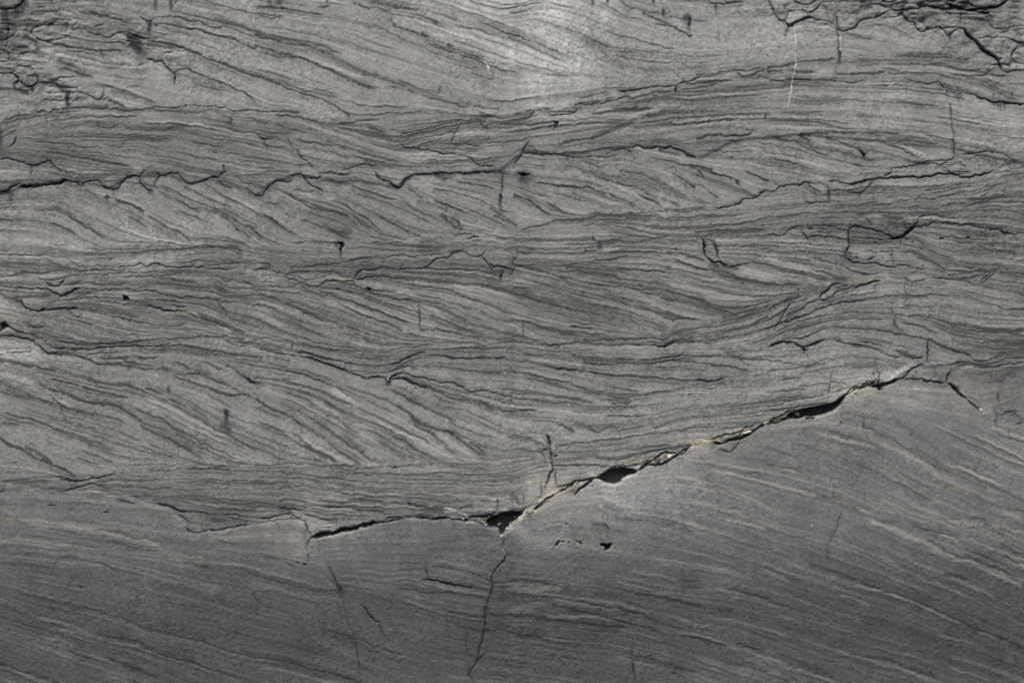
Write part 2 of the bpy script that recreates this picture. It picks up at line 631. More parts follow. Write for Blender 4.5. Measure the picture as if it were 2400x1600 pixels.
l8/5 -324,295 -294,283 -266,267 -243,255 -217,246
l7/5 -585,301 -559,285 -536,267 -506,247
l6/5 -600,257 -590,247
l22/5 -437,267 -406,257 -383,255
l8/7 -427,265 -406,249 -388,243
l10/4 -488,283 -462,275 -447,265
l4/4 -243,359 -228,346 -212,334
l6/5 -182,331 -151,318 -126,307 -100,298
l10/4 -217,326 -182,318 -151,303
l14/5 -161,288 -141,272 -120,262
l8/5 -136,290 -123,283 -126,265
l5/4 -253,326 -217,303 -177,283
l4/4 -376,362 -330,349 -268,329
l4/4 -52,311 -29,298 0,280
l5/4 -29,308 0,301
l12/4 -39,293 0,278
l4/4 -370,290 -335,262
b8/4 -544,344 -508,326 -483,313
b6/4 -182,339 -151,323 -115,308
l3/5 -513,230 -472,232 -437,230 -406,229
h16/9 -407,231 -396,229 -396,224 -398,224
v14/7 -411,229 -406,224
c5/9 -398,224 -402,216 -401,205
v8/5 -400,206 -400,191
l3/4 -381,229 -345,230 -304,227 -253,224
l3/4 -324,232 -268,229
l3/5 -217,230 -192,233 -171,230
l3/5 -207,239 -182,241 -151,242 -131,246 -95,252
h10/9 -87,244 -80,244
c3/7 -105,239 -95,244 -85,246
l8/5 -222,221 -192,218 -171,215
l5/5 -217,211 -177,210
l4/4 -386,216 -345,218 -299,216 -258,212
l3/4 -268,224 -222,224
l4/3 -574,201 -539,196 -493,188
c2/7 -600,183 -585,183 -572,182 -566,176
l5/6 -571,188 -568,178
c2/7 -478,173 -457,178 -432,180 -404,180 -388,188 -360,191 -330,196 -314,198 -304,195 -291,198 -268,200 -258,203 -233,198 -202,202 -171,204
l3/4 -600,186 -534,182 -472,182 -411,182
l4/4 -386,183 -355,182 -324,182
l10/4 -355,176 -324,173
c2/6 -457,163 -437,163 -416,163 -406,158 -391,149 -376,147
c2/6 -549,161 -518,159 -498,163 -467,163
c3/7 -370,147 -363,158 -355,163 -345,169 -322,167 -309,172 -284,170 -258,168 -233,169 -202,170 -194,181 -182,191 -161,196 -146,196 -133,209 -126,212 -115,212
c2/6 -171,211 -169,204 -156,198 -141,198
c3/6 -146,198 -133,209 -115,211 -100,204 -87,197 -74,198 -67,206 -64,214
c3/8 -69,196 -62,188 -54,178 -31,176 -13,169 0,165
l26/8 -41,165 -21,165 0,158
c3/8 -52,178 -44,163 -46,159
c4/8 -21,163 -27,150 -27,142
l3/4 -319,168 -319,155
l5/5 -202,170 -166,169 -131,168 -100,169 -64,163 -49,159
c2/6 -569,178 -564,167 -549,159 -539,153
c3/6 -549,159 -526,158 -503,149 -488,145
c3/6 -544,153 -523,145 -503,140 -485,135 -472,128 -457,127
c3/7 -600,165 -590,168 -574,167 -569,170
c3/7 -457,126 -444,136 -427,141 -406,141 -383,140 -370,137
c2/6 -488,145 -462,147 -442,149 -427,158 -414,160
l12/7 -437,140 -416,142 -396,136 -370,132
l14/5 -401,135 -376,131
y10/4 -427,149 -401,149 -381,144
c3/7 -370,145 -360,144 -347,150 -324,153 -304,153 -279,147 -248,142
l10/5 -376,145 -370,132
c2/6 -600,128 -569,126 -539,127 -513,128 -498,135
l5/5 -248,142 -217,141 -177,140 -146,136 -115,133 -80,133
l5/5 -80,133 -44,130 -23,122 0,114
c2/5 -240,127 -240,123 -231,122 -231,130
l3/5 -233,130 -202,127 -171,123 -151,122 -120,109 -100,99 -87,93
l3/4 -304,150 -273,137 -243,130
h14/8 -336,124 -331,123
h10/8 -411,122 -405,121
l6/6 -447,127 -416,123 -381,117 -345,112
l7/6 -370,130 -340,119 -314,107 -289,103 -258,96 -233,95
l6/5 -355,123 -319,119 -273,117
l8/5 -493,130 -478,117 -457,109 -437,108
l8/5 -447,117 -406,104 -370,91 -345,79 -330,71
l5/5 -345,84 -314,71 -284,58 -243,43
l6/6 -401,86 -376,71 -345,58 -314,48 -294,43
b10/5 -391,84 -360,71 -330,61
l4/5 -600,107 -569,107 -549,99 -523,84
l7/6 -529,86 -498,71 -472,58 -444,47
c3/5 -516,81 -483,66 -452,51 -437,45
w3/7 -511,76 -498,71
w3/6 -447,47 -421,40 -411,33 -391,24 -370,17
l5/6 -437,45 -416,35 -391,22 -360,15
l10/4 -381,30 -355,20
l4/4 -600,86 -569,81 -539,66 -513,56
l10/4 -564,63 -534,48 -493,33
l6/4 -503,38 -472,22 -437,7
l8/4 -518,51 -488,43 -457,33
l5/4 -600,119 -549,117 -493,109
b18/3 -600,99 -569,94 -534,79
b30/3 -595,68 -569,53 -539,35
l6/5 -370,17 -345,5 -330,0
l7/5 -294,43 -268,30 -253,17 -222,12 -182,2
l5/5 -228,112 -202,104 -171,99 -141,89 -100,76
l6/6 -100,79 -69,66 -39,54 0,44
l10/4 -217,94 -182,91 -156,84
l12/4 -177,81 -141,63 -100,43
l5/6 -248,98 -228,94
c3/6 -217,89 -217,73
v5/4 -216,73 -215,22
l5/5 -197,61 -156,51 -126,35 -95,25 -69,22
l5/6 -179,30 -161,22 -126,20 -95,10 -64,0
l4/4 -212,28 -182,25
l4/4 -74,38 -39,25 0,15
b22/4 -299,96 -258,81 -228,66
b16/4 -207,84 -177,68 -166,58
b24/4 -131,124 -64,112 0,89
b14/4 -74,124 -29,109 0,99
l4/4 -115,104 -64,89 0,61
c2/6 -600,0 -585,6 -574,6
w2/4 -585,6 -564,2
h5/8 -69,127 -68,124
h5/8 -38,121 -36,118
c5/9 15,392 26,390 41,391
l20/9 15,391 41,389
v14/9 29,387 30,362
v30/5 28,385 29,364
l6/5 51,373 82,369 122,364 153,359
l7/4 97,346 122,339 153,334 184,326
l8/5 143,346 168,339 194,326 214,313
l6/5 158,359 179,364 189,354 219,344
l6/6 194,387 212,380 230,376 255,369 288,363
l10/6 288,362 311,352 332,339
l10/6 304,341 327,329 349,316
l5/5 230,344 260,331 278,323 296,312
l5/5 265,397 296,394 319,385 332,374
l4/4 255,397 306,395
l5/6 327,380 352,367 375,360
l6/5 380,390 408,377 429,362
l6/4 444,364 464,349 480,341
l5/4 418,369 449,362
h6/9 434,387 436,385
l5/5 439,397 444,390
l6/6 467,396 500,387 526,378 531,369
v6/6 529,377 532,368
l6/5 554,397 571,387 600,377
l4/4 543,352 571,339
l8/5 5,341 31,335 54,318 71,306 92,295
l18/3 15,334 46,318
l5/5 82,323 102,313 115,304 133,298
l5/6 0,278 10,272
l4/4 97,323 112,308
l6/4 352,334 388,318
l4/4 429,334 454,323
l4/4 332,385 372,359 408,339
b10/4 189,339 219,326 255,321
b10/4 255,359 291,341 316,326
l5/4 97,283 138,284 168,286 199,292
l4/4 26,261 41,266 71,272 107,281 163,285
l8/5 138,283 163,284 194,290
l5/4 199,293 245,295 291,299 327,302 362,306
l3/4 362,306 398,306 434,312 454,317
c3/7 474,316 495,312 523,318 538,323 533,327 543,333 564,336 575,340 584,348 600,353
l6/5 383,301 418,302 444,312
l5/4 224,285 270,286 316,288
l5/4 168,272 219,275 255,267 291,262
l3/3 77,255 143,257
l6/4 270,265 306,257 352,249
b6/5 250,265 291,256 329,247
l3/4 255,252 301,247 332,241
c2/5 327,242 357,245 383,244 403,244 439,246 459,247 467,253
c3/7 444,244 459,247
l3/4 306,237 347,242
l5/6 199,233 214,233 235,238 255,239
h12/9 191,241 194,237
l16/7 202,232 212,232
c3/6 176,237 189,239
v10/5 205,229 207,206
l3/5 214,232 255,234 291,233 306,234
l3/4 41,237 77,238 133,234 173,235
l3/5 370,237 383,233 408,235 434,237
l3/4 0,234 36,233 71,233
l8/4 0,219 26,221 51,216
l4/4 107,216 153,216 189,219
l5/5 15,204 46,206 77,204 117,204 158,206 194,211
h8/9 171,212 173,210
h6/8 383,216 385,215
h8/9 462,275 464,274
c4/9 362,169 367,170
h6/8 586,271 588,270
c2/5 38,257 41,244
c3/6 15,204 31,205 46,211 51,216
l4/5 0,205 15,204
c3/7 3,176 5,186 15,198
c3/7 5,173 15,175 31,177
c3/8 5,173 3,163 0,155
l3/5 33,178 61,178 97,176 128,176 153,181
l6/5 194,188 219,191 245,196 270,201
l3/5 224,209 265,210 301,209 342,209
l4/5 347,207 378,207 408,204 434,198
l7/5 367,209 408,204 449,191
b12/6 352,204 383,193 418,183 449,173
l5/5 378,193 413,178 459,165
b12/5 378,173 418,163 454,160
l6/5 245,168 281,167 327,164 357,163
c3/5 311,165 342,163 367,161
b12/5 278,160 316,155 352,150
b6/6 413,155 454,145 492,140
l8/5 0,178 31,176 56,168
l8/6 41,173 71,165 97,155 122,145
l6/6 117,150 153,141 184,135 214,132
c3/6 184,135 219,131 240,127 276,124 306,122
l7/5 281,122 327,122 362,122 383,112
b6/4 26,165 61,158 92,150 112,145
l5/5 128,173 163,163 204,158 245,150
l6/4 143,170 194,160 245,158
l4/4 26,145 56,140 92,127
l7/6 56,135 87,127 122,117 153,109 184,103
l9/7 173,104 204,99 230,96 255,89
l7/6 255,89 286,79 316,71 347,66 372,61
b10/4 15,137 46,135 66,132
l16/8 22,117 34,116 31,109
l5/6 0,128 15,124 51,124
l8/6 10,112 36,102 61,94 92,85 122,79 143,73
l7/5 143,73 179,66 214,58 245,48
l16/4 214,56 245,51 276,43
l8/5 314,48 337,38 357,28
l14/4 276,51 296,35 316,22
l4/4 110,112 143,99 179,86 219,76 255,71
l5/5 214,112 250,102 286,94 311,89
l5/6 301,117 337,109 367,96 398,94
l5/5 367,117 403,107 434,99 459,89
l6/5 434,96 469,81 500,71 520,63
l5/4 321,122 357,107 378,91
l8/5 301,84 332,68 367,51 398,51
l5/5 357,68 393,58 434,51
b10/4 316,94 362,73 398,63 429,58
b24/3 347,58 372,43 372,28
b20/4 383,130 434,117 500,99 561,94
b24/5 531,165 566,155 600,147
l6/5 520,147 551,140 582,137 600,132
v6/6 541,137 542,133
l5/4 485,155 526,150 551,142
l10/4 464,168 500,163 520,155
l5/5 418,137 469,124 520,112
l14/4 122,94 163,81 194,76
l5/4 194,132 230,117
c5/9 446,239 452,227 449,211 454,196
c4/8 472,232 480,216 481,196
l20/5 457,221 464,206
c4/8 452,201 467,186 477,183 485,186 497,181 505,176
l22/8 469,183 480,178
c4/9 513,174 526,177 536,179
l24/6 500,178 526,173
c3/6 533,179 551,182 571,183 600,179
c3/6 449,241 467,237 474,230
l4/5 444,242 454,232
l4/5 480,224 510,224 546,221 577,218 600,215
l4/4 485,206 536,204 600,198
l4/4 474,242 531,244 600,247
l4/5 469,252 510,255 551,257 587,262
l4/6 434,255 474,260 510,258 546,261 600,265
l4/5 398,257 444,264 485,269 526,270 561,279 600,288
l3/5 526,272 561,280 600,290
b8/4 485,237 536,234 587,229
l3/4 255,216 306,219 352,214
l4/4 179,181 230,176 270,170
l5/3 163,186 179,178
l5/6 0,49 26,47 46,39 77,28
l5/5 26,45 27,22
l6/5 77,28 112,20 143,15
l10/4 122,17 153,12
b20/4 0,35 20,28
b14/4 31,15 56,5
l4/5 0,15 26,10
l4/5 143,33 184,30
l4/5 168,2 219,3 265,6 301,7
c3/6 296,7 327,7 355,3 362,7
l4/5 360,7 383,17 408,22 439,29 474,33 500,40
l5/4 378,17 418,30 454,35
l10/4 500,56 536,66 566,71
l4/4 357,7 398,15 449,20
l3/4 454,33 505,48 551,58 600,81
l4/5 500,40 551,56 600,71
l5/6 500,20 546,33 571,43 600,56
l5/5 459,2 510,7 551,17 600,30
l8/5 378,2 413,1
c3/7 600,352 615,350 623,354 628,360 646,364 661,368 687,370 707,370
l4/5 697,368 702,359 710,352 711,339
c2/5 707,370 728,368 738,362
c3/6 738,362 740,354 758,353 779,357
c3/7 743,374 763,374 776,373 779,368
c3/7 784,352 789,348 812,345 822,348 830,357 840,369 853,378
c4/8 779,369 794,369 807,368 824,373 835,378 850,381
l10/6 802,367 830,372 840,377
c4/8 847,381 870,380 901,382 942,383 967,383 983,389 998,391
c3/7 870,382 881,390 892,399
c4/8 983,389 1001,394 1023,391 1044,387 1059,382 1074,383 1100,391 1126,399
c3/7 1013,399 1039,390 1059,389
c3/6 1039,397 1054,395 1072,395
v5/5 740,354 742,326
c3/6 687,329 697,323 712,325 743,325
v8/4 812,344 814,336
l4/4 850,363 906,359 957,357
l3/5 972,352 1008,358 1049,367 1085,368
l6/6 845,318 881,321 916,329 939,333 957,339
l5/5 763,316 804,317 830,321 855,325
l4/5 600,289 631,290 661,295 687,302 697,303
l3/5 717,307 743,304 763,309 779,312
l4/4 779,311 819,309 845,312
l3/4 697,298 753,299 784,302
l5/5 819,302 845,302 881,302
l4/4 876,313 916,312 947,312
l9/6 952,311 978,308 998,308
l5/5 942,334 983,332 1013,339 1049,344
l5/5 983,346 1023,352 1049,362 1074,362
l4/5 1008,313 1039,321 1064,322
c3/6 1054,315 1080,321 1105,325 1126,331 1136,335 1171,334
l4/5 1003,304 1034,304 1064,311
l4/5 1069,334 1100,332 1126,334
l5/4 1115,354 1136,354 1156,354
c3/6 1154,339 1157,349 1156,359
l5/5 1156,345 1200,345
l5/5 1126,340 1151,339 1200,344
l5/5 1105,339 1126,364 1146,369
l8/4 1151,377 1177,374 1200,385
l4/4 1146,385 1171,387 1200,392
c2/5 1161,395 1182,392 1200,397
l6/4 1161,364 1182,362 1200,369
l4/4 1105,303 1151,306 1200,295
c3/7 600,247 620,247 641,249 646,257 656,265 679,267
c2/5 679,267 707,270 743,270 758,267
c3/7 728,270 753,267 773,262 786,260
c2/5 728,284 748,285
l3/4 697,288 743,288
c4/9 788,260 788,247 789,232 791,221
c3/7 789,260 794,267 804,270 830,265 855,258 870,257
c3/8 870,257 883,249 898,242
c5/9 886,239 906,241 916,244 927,253 937,262 952,271
l26/8 901,243 916,243
c4/9 916,247 929,260 944,272 952,278
c3/7 919,270 929,257
h8/9 930,274 934,272
v10/5 921,278 923,257
c2/5 916,298 929,280
c3/7 937,264 957,269 980,270 981,278 998,278
c3/7 949,283 957,292 975,297 995,294 1013,289
c3/7 998,281 1018,276 1044,275 1069,271 1097,266 1126,262 1146,260
l6/6 1120,262 1141,261 1156,252
c4/8 1141,257 1161,253 1177,249
c2/6 1180,252 1178,244 1182,239
c2/6 1177,249 1184,255 1200,253
l4/5 1008,293 1039,288 1069,290 1100,290
l3/4 1123,290 1161,285 1200,280
b10/5 957,288 983,290 1018,283 1059,278
l22/5 870,293 896,288 916,288
l30/5 881,275 906,267
l26/4 865,272 886,255
l14/4 794,303 819,298 845,301
l6/5 830,285 842,272
c3/7 677,258 684,249 694,239 697,229
c2/6 689,267 701,262
h6/9 701,265 702,261
c3/6 694,239 702,246 728,246 758,242 779,237
l3/5 702,253 733,255 763,253
l3/4 697,229 733,225 763,221 784,218
c3/6 789,242 814,242 845,241 896,239
l5/5 796,229 824,228 855,230 891,233
h7/9 851,234 854,232
c3/6 912,237 910,219
h8/8 921,241 924,239
h8/8 939,234 941,233
h8/8 966,248 967,248
h14/9 1003,242 1008,241
h14/8 1067,245 1071,244
l3/5 1008,246 1039,242 1069,239 1105,237
l3/5 1126,232 1161,227 1200,224
c4/8 790,224 784,211 781,204
l16/9 780,206 790,204
c4/9 782,204 784,191
l16/6 763,198 781,193
h8/9 804,198 807,197
c5/9 836,190 846,196
h5/8 867,196 869,197
h6/8 878,186 881,188
c4/9 892,205 888,198
c3/8 892,196 893,176
c3/6 817,207 850,209 881,210 901,212
c3/6 901,214 906,218
l5/6 901,211 932,209 957,201 978,188 998,178 1013,168
l4/5 916,227 942,221 962,216
l8/4 952,237 972,214 988,209
l4/5 972,214 993,204 1013,198 1029,193
l6/4 952,196 972,191
c4/7 779,192 799,187 824,183 850,181 876,176 896,176
l5/6 896,176 921,179 937,174 952,170
c3/6 896,176 916,179 937,176
l5/6 600,211 620,210 646,207 671,210 702,209
l4/5 671,210 707,206 743,201
l8/5 702,196 733,188 763,178
l9/7 763,181 789,170 814,161 832,155
c3/6 814,163 830,155 853,155 856,163
l6/5 697,173 733,160 763,147 789,144
l7/5 600,181 631,165 661,160 687,155
l6/5 677,158 707,150 733,145
b16/5 600,196 641,178 682,173 722,163
b12/4 661,155 702,145
l5/5 600,133 631,131 671,130
l4/5 952,168 972,169 993,164 1013,163
c2/5 1018,188 1017,160
h6/8 962,176 964,173
l4/4 1018,183 1059,176 1100,170
l4/5 1054,186 1085,178 1120,178 1146,176 1161,170
l4/5 1023,155 1059,159 1090,165 1110,168
c3/5 1100,153 1113,163 1131,167 1146,165
c3/6 1095,132 1105,147 1120,158 1136,165
c3/6 1100,135 1118,150 1138,163
l4/6 1146,165 1171,160 1200,158
l4/5 1146,160 1171,155 1200,150
l4/5 1046,204 1085,205 1120,201 1161,198
l5/4 1064,214 1110,216 1151,211 1177,209
l4/4 1126,219 1151,214 1171,211 1200,221
l3/4 1034,232 1074,227 1110,221
c2/5 1108,257 1110,237 1120,221
c3/5 893,145 916,147 924,146
l4/6 919,150 929,142 939,139 949,141 962,145
c3/6 980,147 998,145 1018,145 1044,146 1059,146 1074,147
c3/6 1044,145 1064,140 1080,132 1097,132
c3/6 1072,147 1090,153 1100,155
y16/5 929,155 957,158 978,163
l3/4 927,155 952,165
c4/8 799,123 817,130 832,133 845,139 865,142
w4/8 840,136 850,141 863,144 870,142
w3/7 842,133 850,135
w2/5 876,142 893,144
y24/5 804,137 835,142
v5/4 851,132 850,117
c3/7 920,135 920,122 923,109 924,91
l3/4 938,140 938,124
c2/4 920,122 942,127 972,127 1008,124 1044,123 1064,117
l7/5 1100,130 1131,122 1161,117 1200,109
l5/5 1120,142 1151,140 1200,135
l4/5 1100,135 1126,124
c3/5 600,73 620,84 641,96 656,103 677,105 702,104
l3/6 600,71 626,86 646,96 671,103
l4/7 600,49 615,57 636,71 651,89
c3/7 615,28 626,43 636,61 646,84 654,89
c3/6 654,89 671,94 684,94 697,100
c4/7 717,98 728,112 738,122 753,131 766,135
l4/5 753,130 773,135 784,130
c3/6 763,122 779,121 794,127 809,127
c3/6 615,30 646,51 671,71 697,86 712,96
c3/6 633,48 659,68 684,79 707,91 722,98
c3/6 717,96 743,102 763,114 789,124 814,130
l4/5 722,96 753,102 779,112 804,119
c3/6 702,66 712,73 733,81 758,90 784,90 824,98
l3/5 763,86 799,91 830,98 876,103 916,108
l3/5 916,109 952,108 983,110 1018,107
l3/4 1018,107 1059,103 1095,95 1126,85 1143,79
l4/7 1141,80 1151,75 1171,73 1200,76
c2/5 876,91 891,90 906,94
l3/5 921,84 952,82 993,81 1018,80 1054,73 1085,70
l3/5 1085,68 1115,62 1146,59 1187,57
l4/6 600,28 636,43 666,53 697,63 722,76
c3/6 600,30 626,40 671,51 707,68
l3/5 620,22 666,43 712,57 758,62 799,66 824,67
l4/6 779,66 819,67 855,66 886,62 906,61
l3/6 896,62 937,59 962,59
c2/6 888,73 890,63
v6/4 898,58 896,33
l4/5 962,58 993,53 1023,43 1049,39 1085,35 1126,28 1156,25
l5/5 998,51 1034,35 1069,25 1110,22 1161,22 1200,26
l4/5 911,45 947,40 972,28 998,17
l4/4 978,43 1008,25 1049,12 1085,6
l5/6 1126,29 1156,24
l4/6 600,3 615,10 631,20 666,29 702,35 722,43
l4/4 661,22 707,38 763,51 830,53 881,51
c3/6 631,1 648,7 666,7 679,6 697,15 717,25 738,30 758,33
l4/6 753,33 789,30 824,30 855,28 881,22
l6/7 876,24 901,17 921,15 942,10
l4/5 942,10 967,6 983,1
l4/5 728,2 748,6 768,3
l16/4 896,43 901,30 916,20
l3/4 993,43 1034,22 1080,7 1136,0
l3/4 1151,20 1200,12
l8/7 -1121,0 -1103,-13 -1090,-26
c3/7 -1123,0 -1106,-13 -1093,-26 -1072,-31 -1047,-33
l10/8 -1090,-28 -1057,-33 -1032,-33
c3/7 -1098,0 -1085,-10 -1067,-18 -1052,-19 -1037,-18
y6/5 -1095,-1 -1080,-11
c3/6 -1067,0 -1047,-5 -1027,-4 -1006,-8 -988,-10
c3/6 -988,-11 -955,-6 -924,-4 -894,-3 -863,0
l16/5 -1083,-28 -1047,-23 -1006,-20
c3/7 -1042,-19 -1027,-20 -1006,-19 -981,-19 -955,-14 -924,-13 -894,-10 -863,-11
c2/6 -1006,-38 -993,-34 -981,-29 -963,-28 -940,-29 -914,-27
c3/7 -1032,-33 -1016,-36 -1001,-41 -988,-46 -976,-52 -965,-55
l6/7 -970,-54 -945,-53 -919,-54 -894,-57
l5/6 -965,-40 -945,-43 -919,-41 -899,-38
c2/6 -914,-41 -894,-48 -873,-54
l4/6 -886,-13 -868,-11 -843,-11 -817,-8 -802,-3
l4/6 -894,-10 -873,-15 -858,-20 -833,-20 -812,-17
l5/6 -833,-13 -802,-10 -782,-8 -756,-11
c2/5 -817,-17 -792,-19 -771,-22 -756,-19 -751,-15
l5/6 -756,-11 -726,-17 -700,-22 -674,-27
l7/6 -695,-23 -664,-31 -639,-32 -600,-37
l9/4 -751,-15 -726,-23 -700,-26
l5/6 -669,0 -649,-10 -618,-10
l14/5 -639,-1 -608,-5
l4/5 -1200,-29 -1180,-26 -1154,-24 -1126,-23
l4/4 -1195,-19 -1159,-15 -1129,-15
l9/7 -1200,-43 -1180,-48 -1154,-52 -1134,-56
l9/7 -1154,-52 -1123,-56 -1103,-61 -1078,-65
l11/7 -1078,-62 -1052,-69 -1027,-79 -1001,-87 -981,-92
l12/6 -991,-91 -960,-96 -930,-102 -894,-106
l6/5 -899,-105 -868,-112 -863,-117
l5/4 -1075,-91 -1047,-94 -1016,-102
l5/5 -1006,-107 -976,-115 -935,-125 -899,-134
l4/5 -856,-108 -830,-119
l5/5 -1200,-98 -1174,-107 -1154,-117
l14/7 -1154,-112 -1139,-122 -1121,-134
l7/6 -1123,-134 -1098,-139 -1072,-145
l9/6 -1108,-99 -1088,-110 -1067,-117 -1047,-122
l8/6 -1052,-122 -1021,-133 -991,-143 -960,-148
l10/5 -981,-145 -945,-148 -914,-153
l6/6 -1075,-135 -1062,-145 -1047,-156
l9/7 -1057,-153 -1027,-163 -1001,-171 -981,-176
l11/7 -1027,-158 -1001,-166 -981,-173
l8/5 -976,-170 -950,-175 -919,-185 -912,-191
l5/4 -1200,-120 -1169,-125 -1134,-138
l6/6 -1192,-190 -1180,-196 -1167,-196
l6/5 -1152,-181 -1129,-182
l8/6 -1126,-184 -1098,-194 -1072,-207 -1052,-212
l7/6 -1052,-213 -1021,-227 -996,-237 -970,-247
l5/5 -1174,-173 -1159,-179
l5/4 -1011,-199 -986,-204
l6/4 -973,-245 -945,-260
l12/6 -1200,-226 -1190,-237 -1174,-247
l9/7 -1177,-247 -1154,-251 -1134,-263 -1108,-277
l8/7 -1103,-278 -1080,-287 -1057,-297 -1042,-305 -1027,-319
l14/4 -1139,-245 -1108,-260 -1083,-281
l4/4 -1016,-276 -970,-288
l6/4 -1011,-255 -970,-270 -930,-286
l4/3 -1185,-283 -1149,-288
l9/7 -919,-156 -899,-168 -879,-181 -868,-189
l10/5 -863,-191 -838,-199 -812,-207
l6/5 -884,-158 -853,-171 -828,-179 -802,-194
l7/6 -807,-194 -782,-209 -751,-222 -726,-240
l6/6 -868,-199 -833,-217 -802,-232 -771,-247 -741,-265 -720,-277
l6/6 -726,-239 -700,-250 -674,-260 -652,-273
l22/4 -782,-219 -751,-235 -720,-242
l18/3 -802,-222 -771,-237 -746,-247
l7/6 -792,-148 -761,-168 -731,-184 -700,-202 -664,-219
l6/6 -664,-219 -639,-235 -600,-253
l5/4 -746,-158 -715,-179
b9/5 -848,-139 -817,-151 -792,-163
b7/5 -802,-158 -756,-184 -715,-204 -680,-222
b9/4 -741,-235 -690,-258 -644,-278
l9/5 -817,-64 -797,-71 -777,-77 -731,-77 -705,-87 -674,-99
l5/5 -894,-57 -858,-64 -822,-65 -802,-71
l7/5 -899,-61 -868,-64
l4/5 -907,-47 -879,-54 -848,-56
l4/5 -879,-36 -848,-40 -833,-38
l5/5 -782,-51 -756,-61
l6/4 -792,-79 -751,-97 -715,-107 -690,-120
l7/5 -700,-112 -669,-128 -639,-125 -618,-125
l5/4 -705,-128 -664,-151
l5/4 -674,-99 -644,-115 -600,-135
b6/4 -787,-79 -756,-92 -726,-102
l9/5 -680,-51 -649,-66 -618,-87
c4/9 -629,-84 -613,-94 -600,-101
l7/6 -644,-74 -623,-84 -600,-99
l5/4 -720,-51 -680,-66
l4/4 -741,-69 -700,-79
l8/4 -664,-46 -634,-51 -600,-56
v7/7 -805,-110 -802,-122
c2/6 -805,-110 -801,-117
v24/7 -672,-199 -662,-202
v7/9 -663,-204 -664,-217
v10/5 -668,-163 -668,-194
l4/4 -797,-138 -766,-153
c3/5 -1200,-333 -1180,-329 -1144,-324 -1108,-319 -1078,-318 -1047,-321
l9/7 -1057,-324 -1032,-327 -1006,-325
c4/7 -1057,-325 -1027,-327 -1001,-325 -976,-320 -955,-318 -930,-310
l5/6 -930,-310 -894,-307 -843,-305 -802,-302
c2/5 -833,-304 -792,-301 -751,-298 -700,-297 -654,-292 -600,-286
l5/6 -756,-298 -715,-297 -674,-293
l8/5 -700,-298 -664,-301 -639,-304
l4/5 -970,-327 -935,-325 -904,-329 -863,-327 -817,-321
c2/6 -1200,-339 -1169,-339 -1144,-342 -1116,-342
l6/5 -1169,-334 -1129,-327 -1088,-325
c3/6 -1118,-341 -1098,-346 -1067,-348 -1042,-349
c3/7 -1067,-349 -1047,-350 -1027,-344 -1006,-337 -981,-334 -960,-338
l14/4 -986,-334 -955,-339 -945,-349
l8/5 -1047,-348 -1016,-353 -981,-356
c3/6 -981,-358 -950,-356 -930,-357 -914,-361 -904,-367
l4/6 -960,-338 -930,-342 -899,-341 -879,-343 -833,-346 -802,-343
l14/6 -909,-365 -884,-372 -858,-372
c2/6 -914,-360 -894,-365 -873,-364 -845,-361
c3/7 -922,-370 -904,-372 -889,-380 -873,-379
l10/7 -876,-374 -848,-374 -822,-380
c4/8 -833,-378 -812,-385 -787,-392 -761,-400
l10/7 -817,-385 -792,-392
l5/4 -848,-375 -817,-367 -782,-370
l4/4 -802,-342 -761,-349 -715,-347 -664,-342
l4/4 -766,-329 -715,-329 -664,-334 -600,-334
l5/4 -782,-357 -715,-365 -664,-372 -600,-375
l5/4 -792,-370 -741,-383 -690,-393 -600,-395
h8/9 -1084,-384 -1075,-381
h4/8 -1071,-381 -1066,-381
c3/6 -1200,-355 -1190,-349
c2/5 -1021,-379 -1019,-383 -1004,-381 -996,-378
h8/9 -953,-398 -945,-397
b12/5 -1200,-59 -1159,-61 -1123,-69
b14/5 -1200,-79 -1169,-87 -1134,-97
y16/4 -1113,-41 -1088,-41
b10/4 -1098,-135 -1072,-138 -1037,-151
b8/4 -1072,-84 -1032,-92 -981,-105
l14/4 -600,-8 -574,-18 -539,-23
c3/7 -600,-15 -580,-22 -554,-27 -523,-32 -503,-34
w4/7 -543,-24 -526,-27
w3/5 -529,-31 -516,-32
c3/6 -513,0 -515,-15 -518,-24
l10/5 -600,-5 -569,-8 -539,-15
l6/5 -503,-8 -472,-11 -437,-18 -406,-22
c2/5 -437,-22 -396,-22 -355,-24 -319,-27 -284,-24 -258,-19 -233,-14 -202,-8
l3/5 -202,-8 -177,-4 -146,-4 -105,-3
l4/6 -503,-26 -472,-29 -447,-37 -421,-42
c3/6 -508,-24 -483,-28 -457,-36 -427,-42 -401,-47 -376,-52
l5/6 -381,-52 -355,-56 -314,-56 -284,-57 -263,-50
l14/4 -483,-10 -442,-18 -406,-26 -370,-33
l18/4 -447,-20 -406,-26 -370,-28
l16/4 -350,-41 -314,-46 -284,-46
l4/5 -370,-36 -335,-41 -304,-42
l8/6 -498,-33 -472,-41 -447,-50 -421,-57
c4/7 -483,-36 -457,-45 -432,-55 -406,-64 -391,-70 -376,-77
c4/7 -401,-65 -381,-74 -365,-80 -350,-85 -332,-88
l4/5 -416,-60 -391,-64 -365,-69 -335,-71 -294,-75
c2/5 -355,-77 -330,-74 -304,-77 -289,-75
l10/5 -332,-85 -312,-87
c3/7 -332,-84 -314,-84 -296,-89
c4/8 -296,-89 -291,-97 -284,-97 -285,-91 -279,-83 -268,-78 -258,-77
l8/6 -294,-99 -284,-102
c3/7 -289,-75 -279,-69 -263,-66 -253,-61 -243,-60 -225,-61
c3/6 -273,-66 -258,-56 -243,-47 -235,-41
c3/6 -268,-48 -248,-41 -233,-33 -217,-27 -202,-22
c3/6 -284,-56 -263,-50 -243,-40 -233,-33
l4/6 -263,-46 -243,-36 -228,-28 -207,-20 -182,-18
l6/6 -233,-32 -212,-27 -192,-24
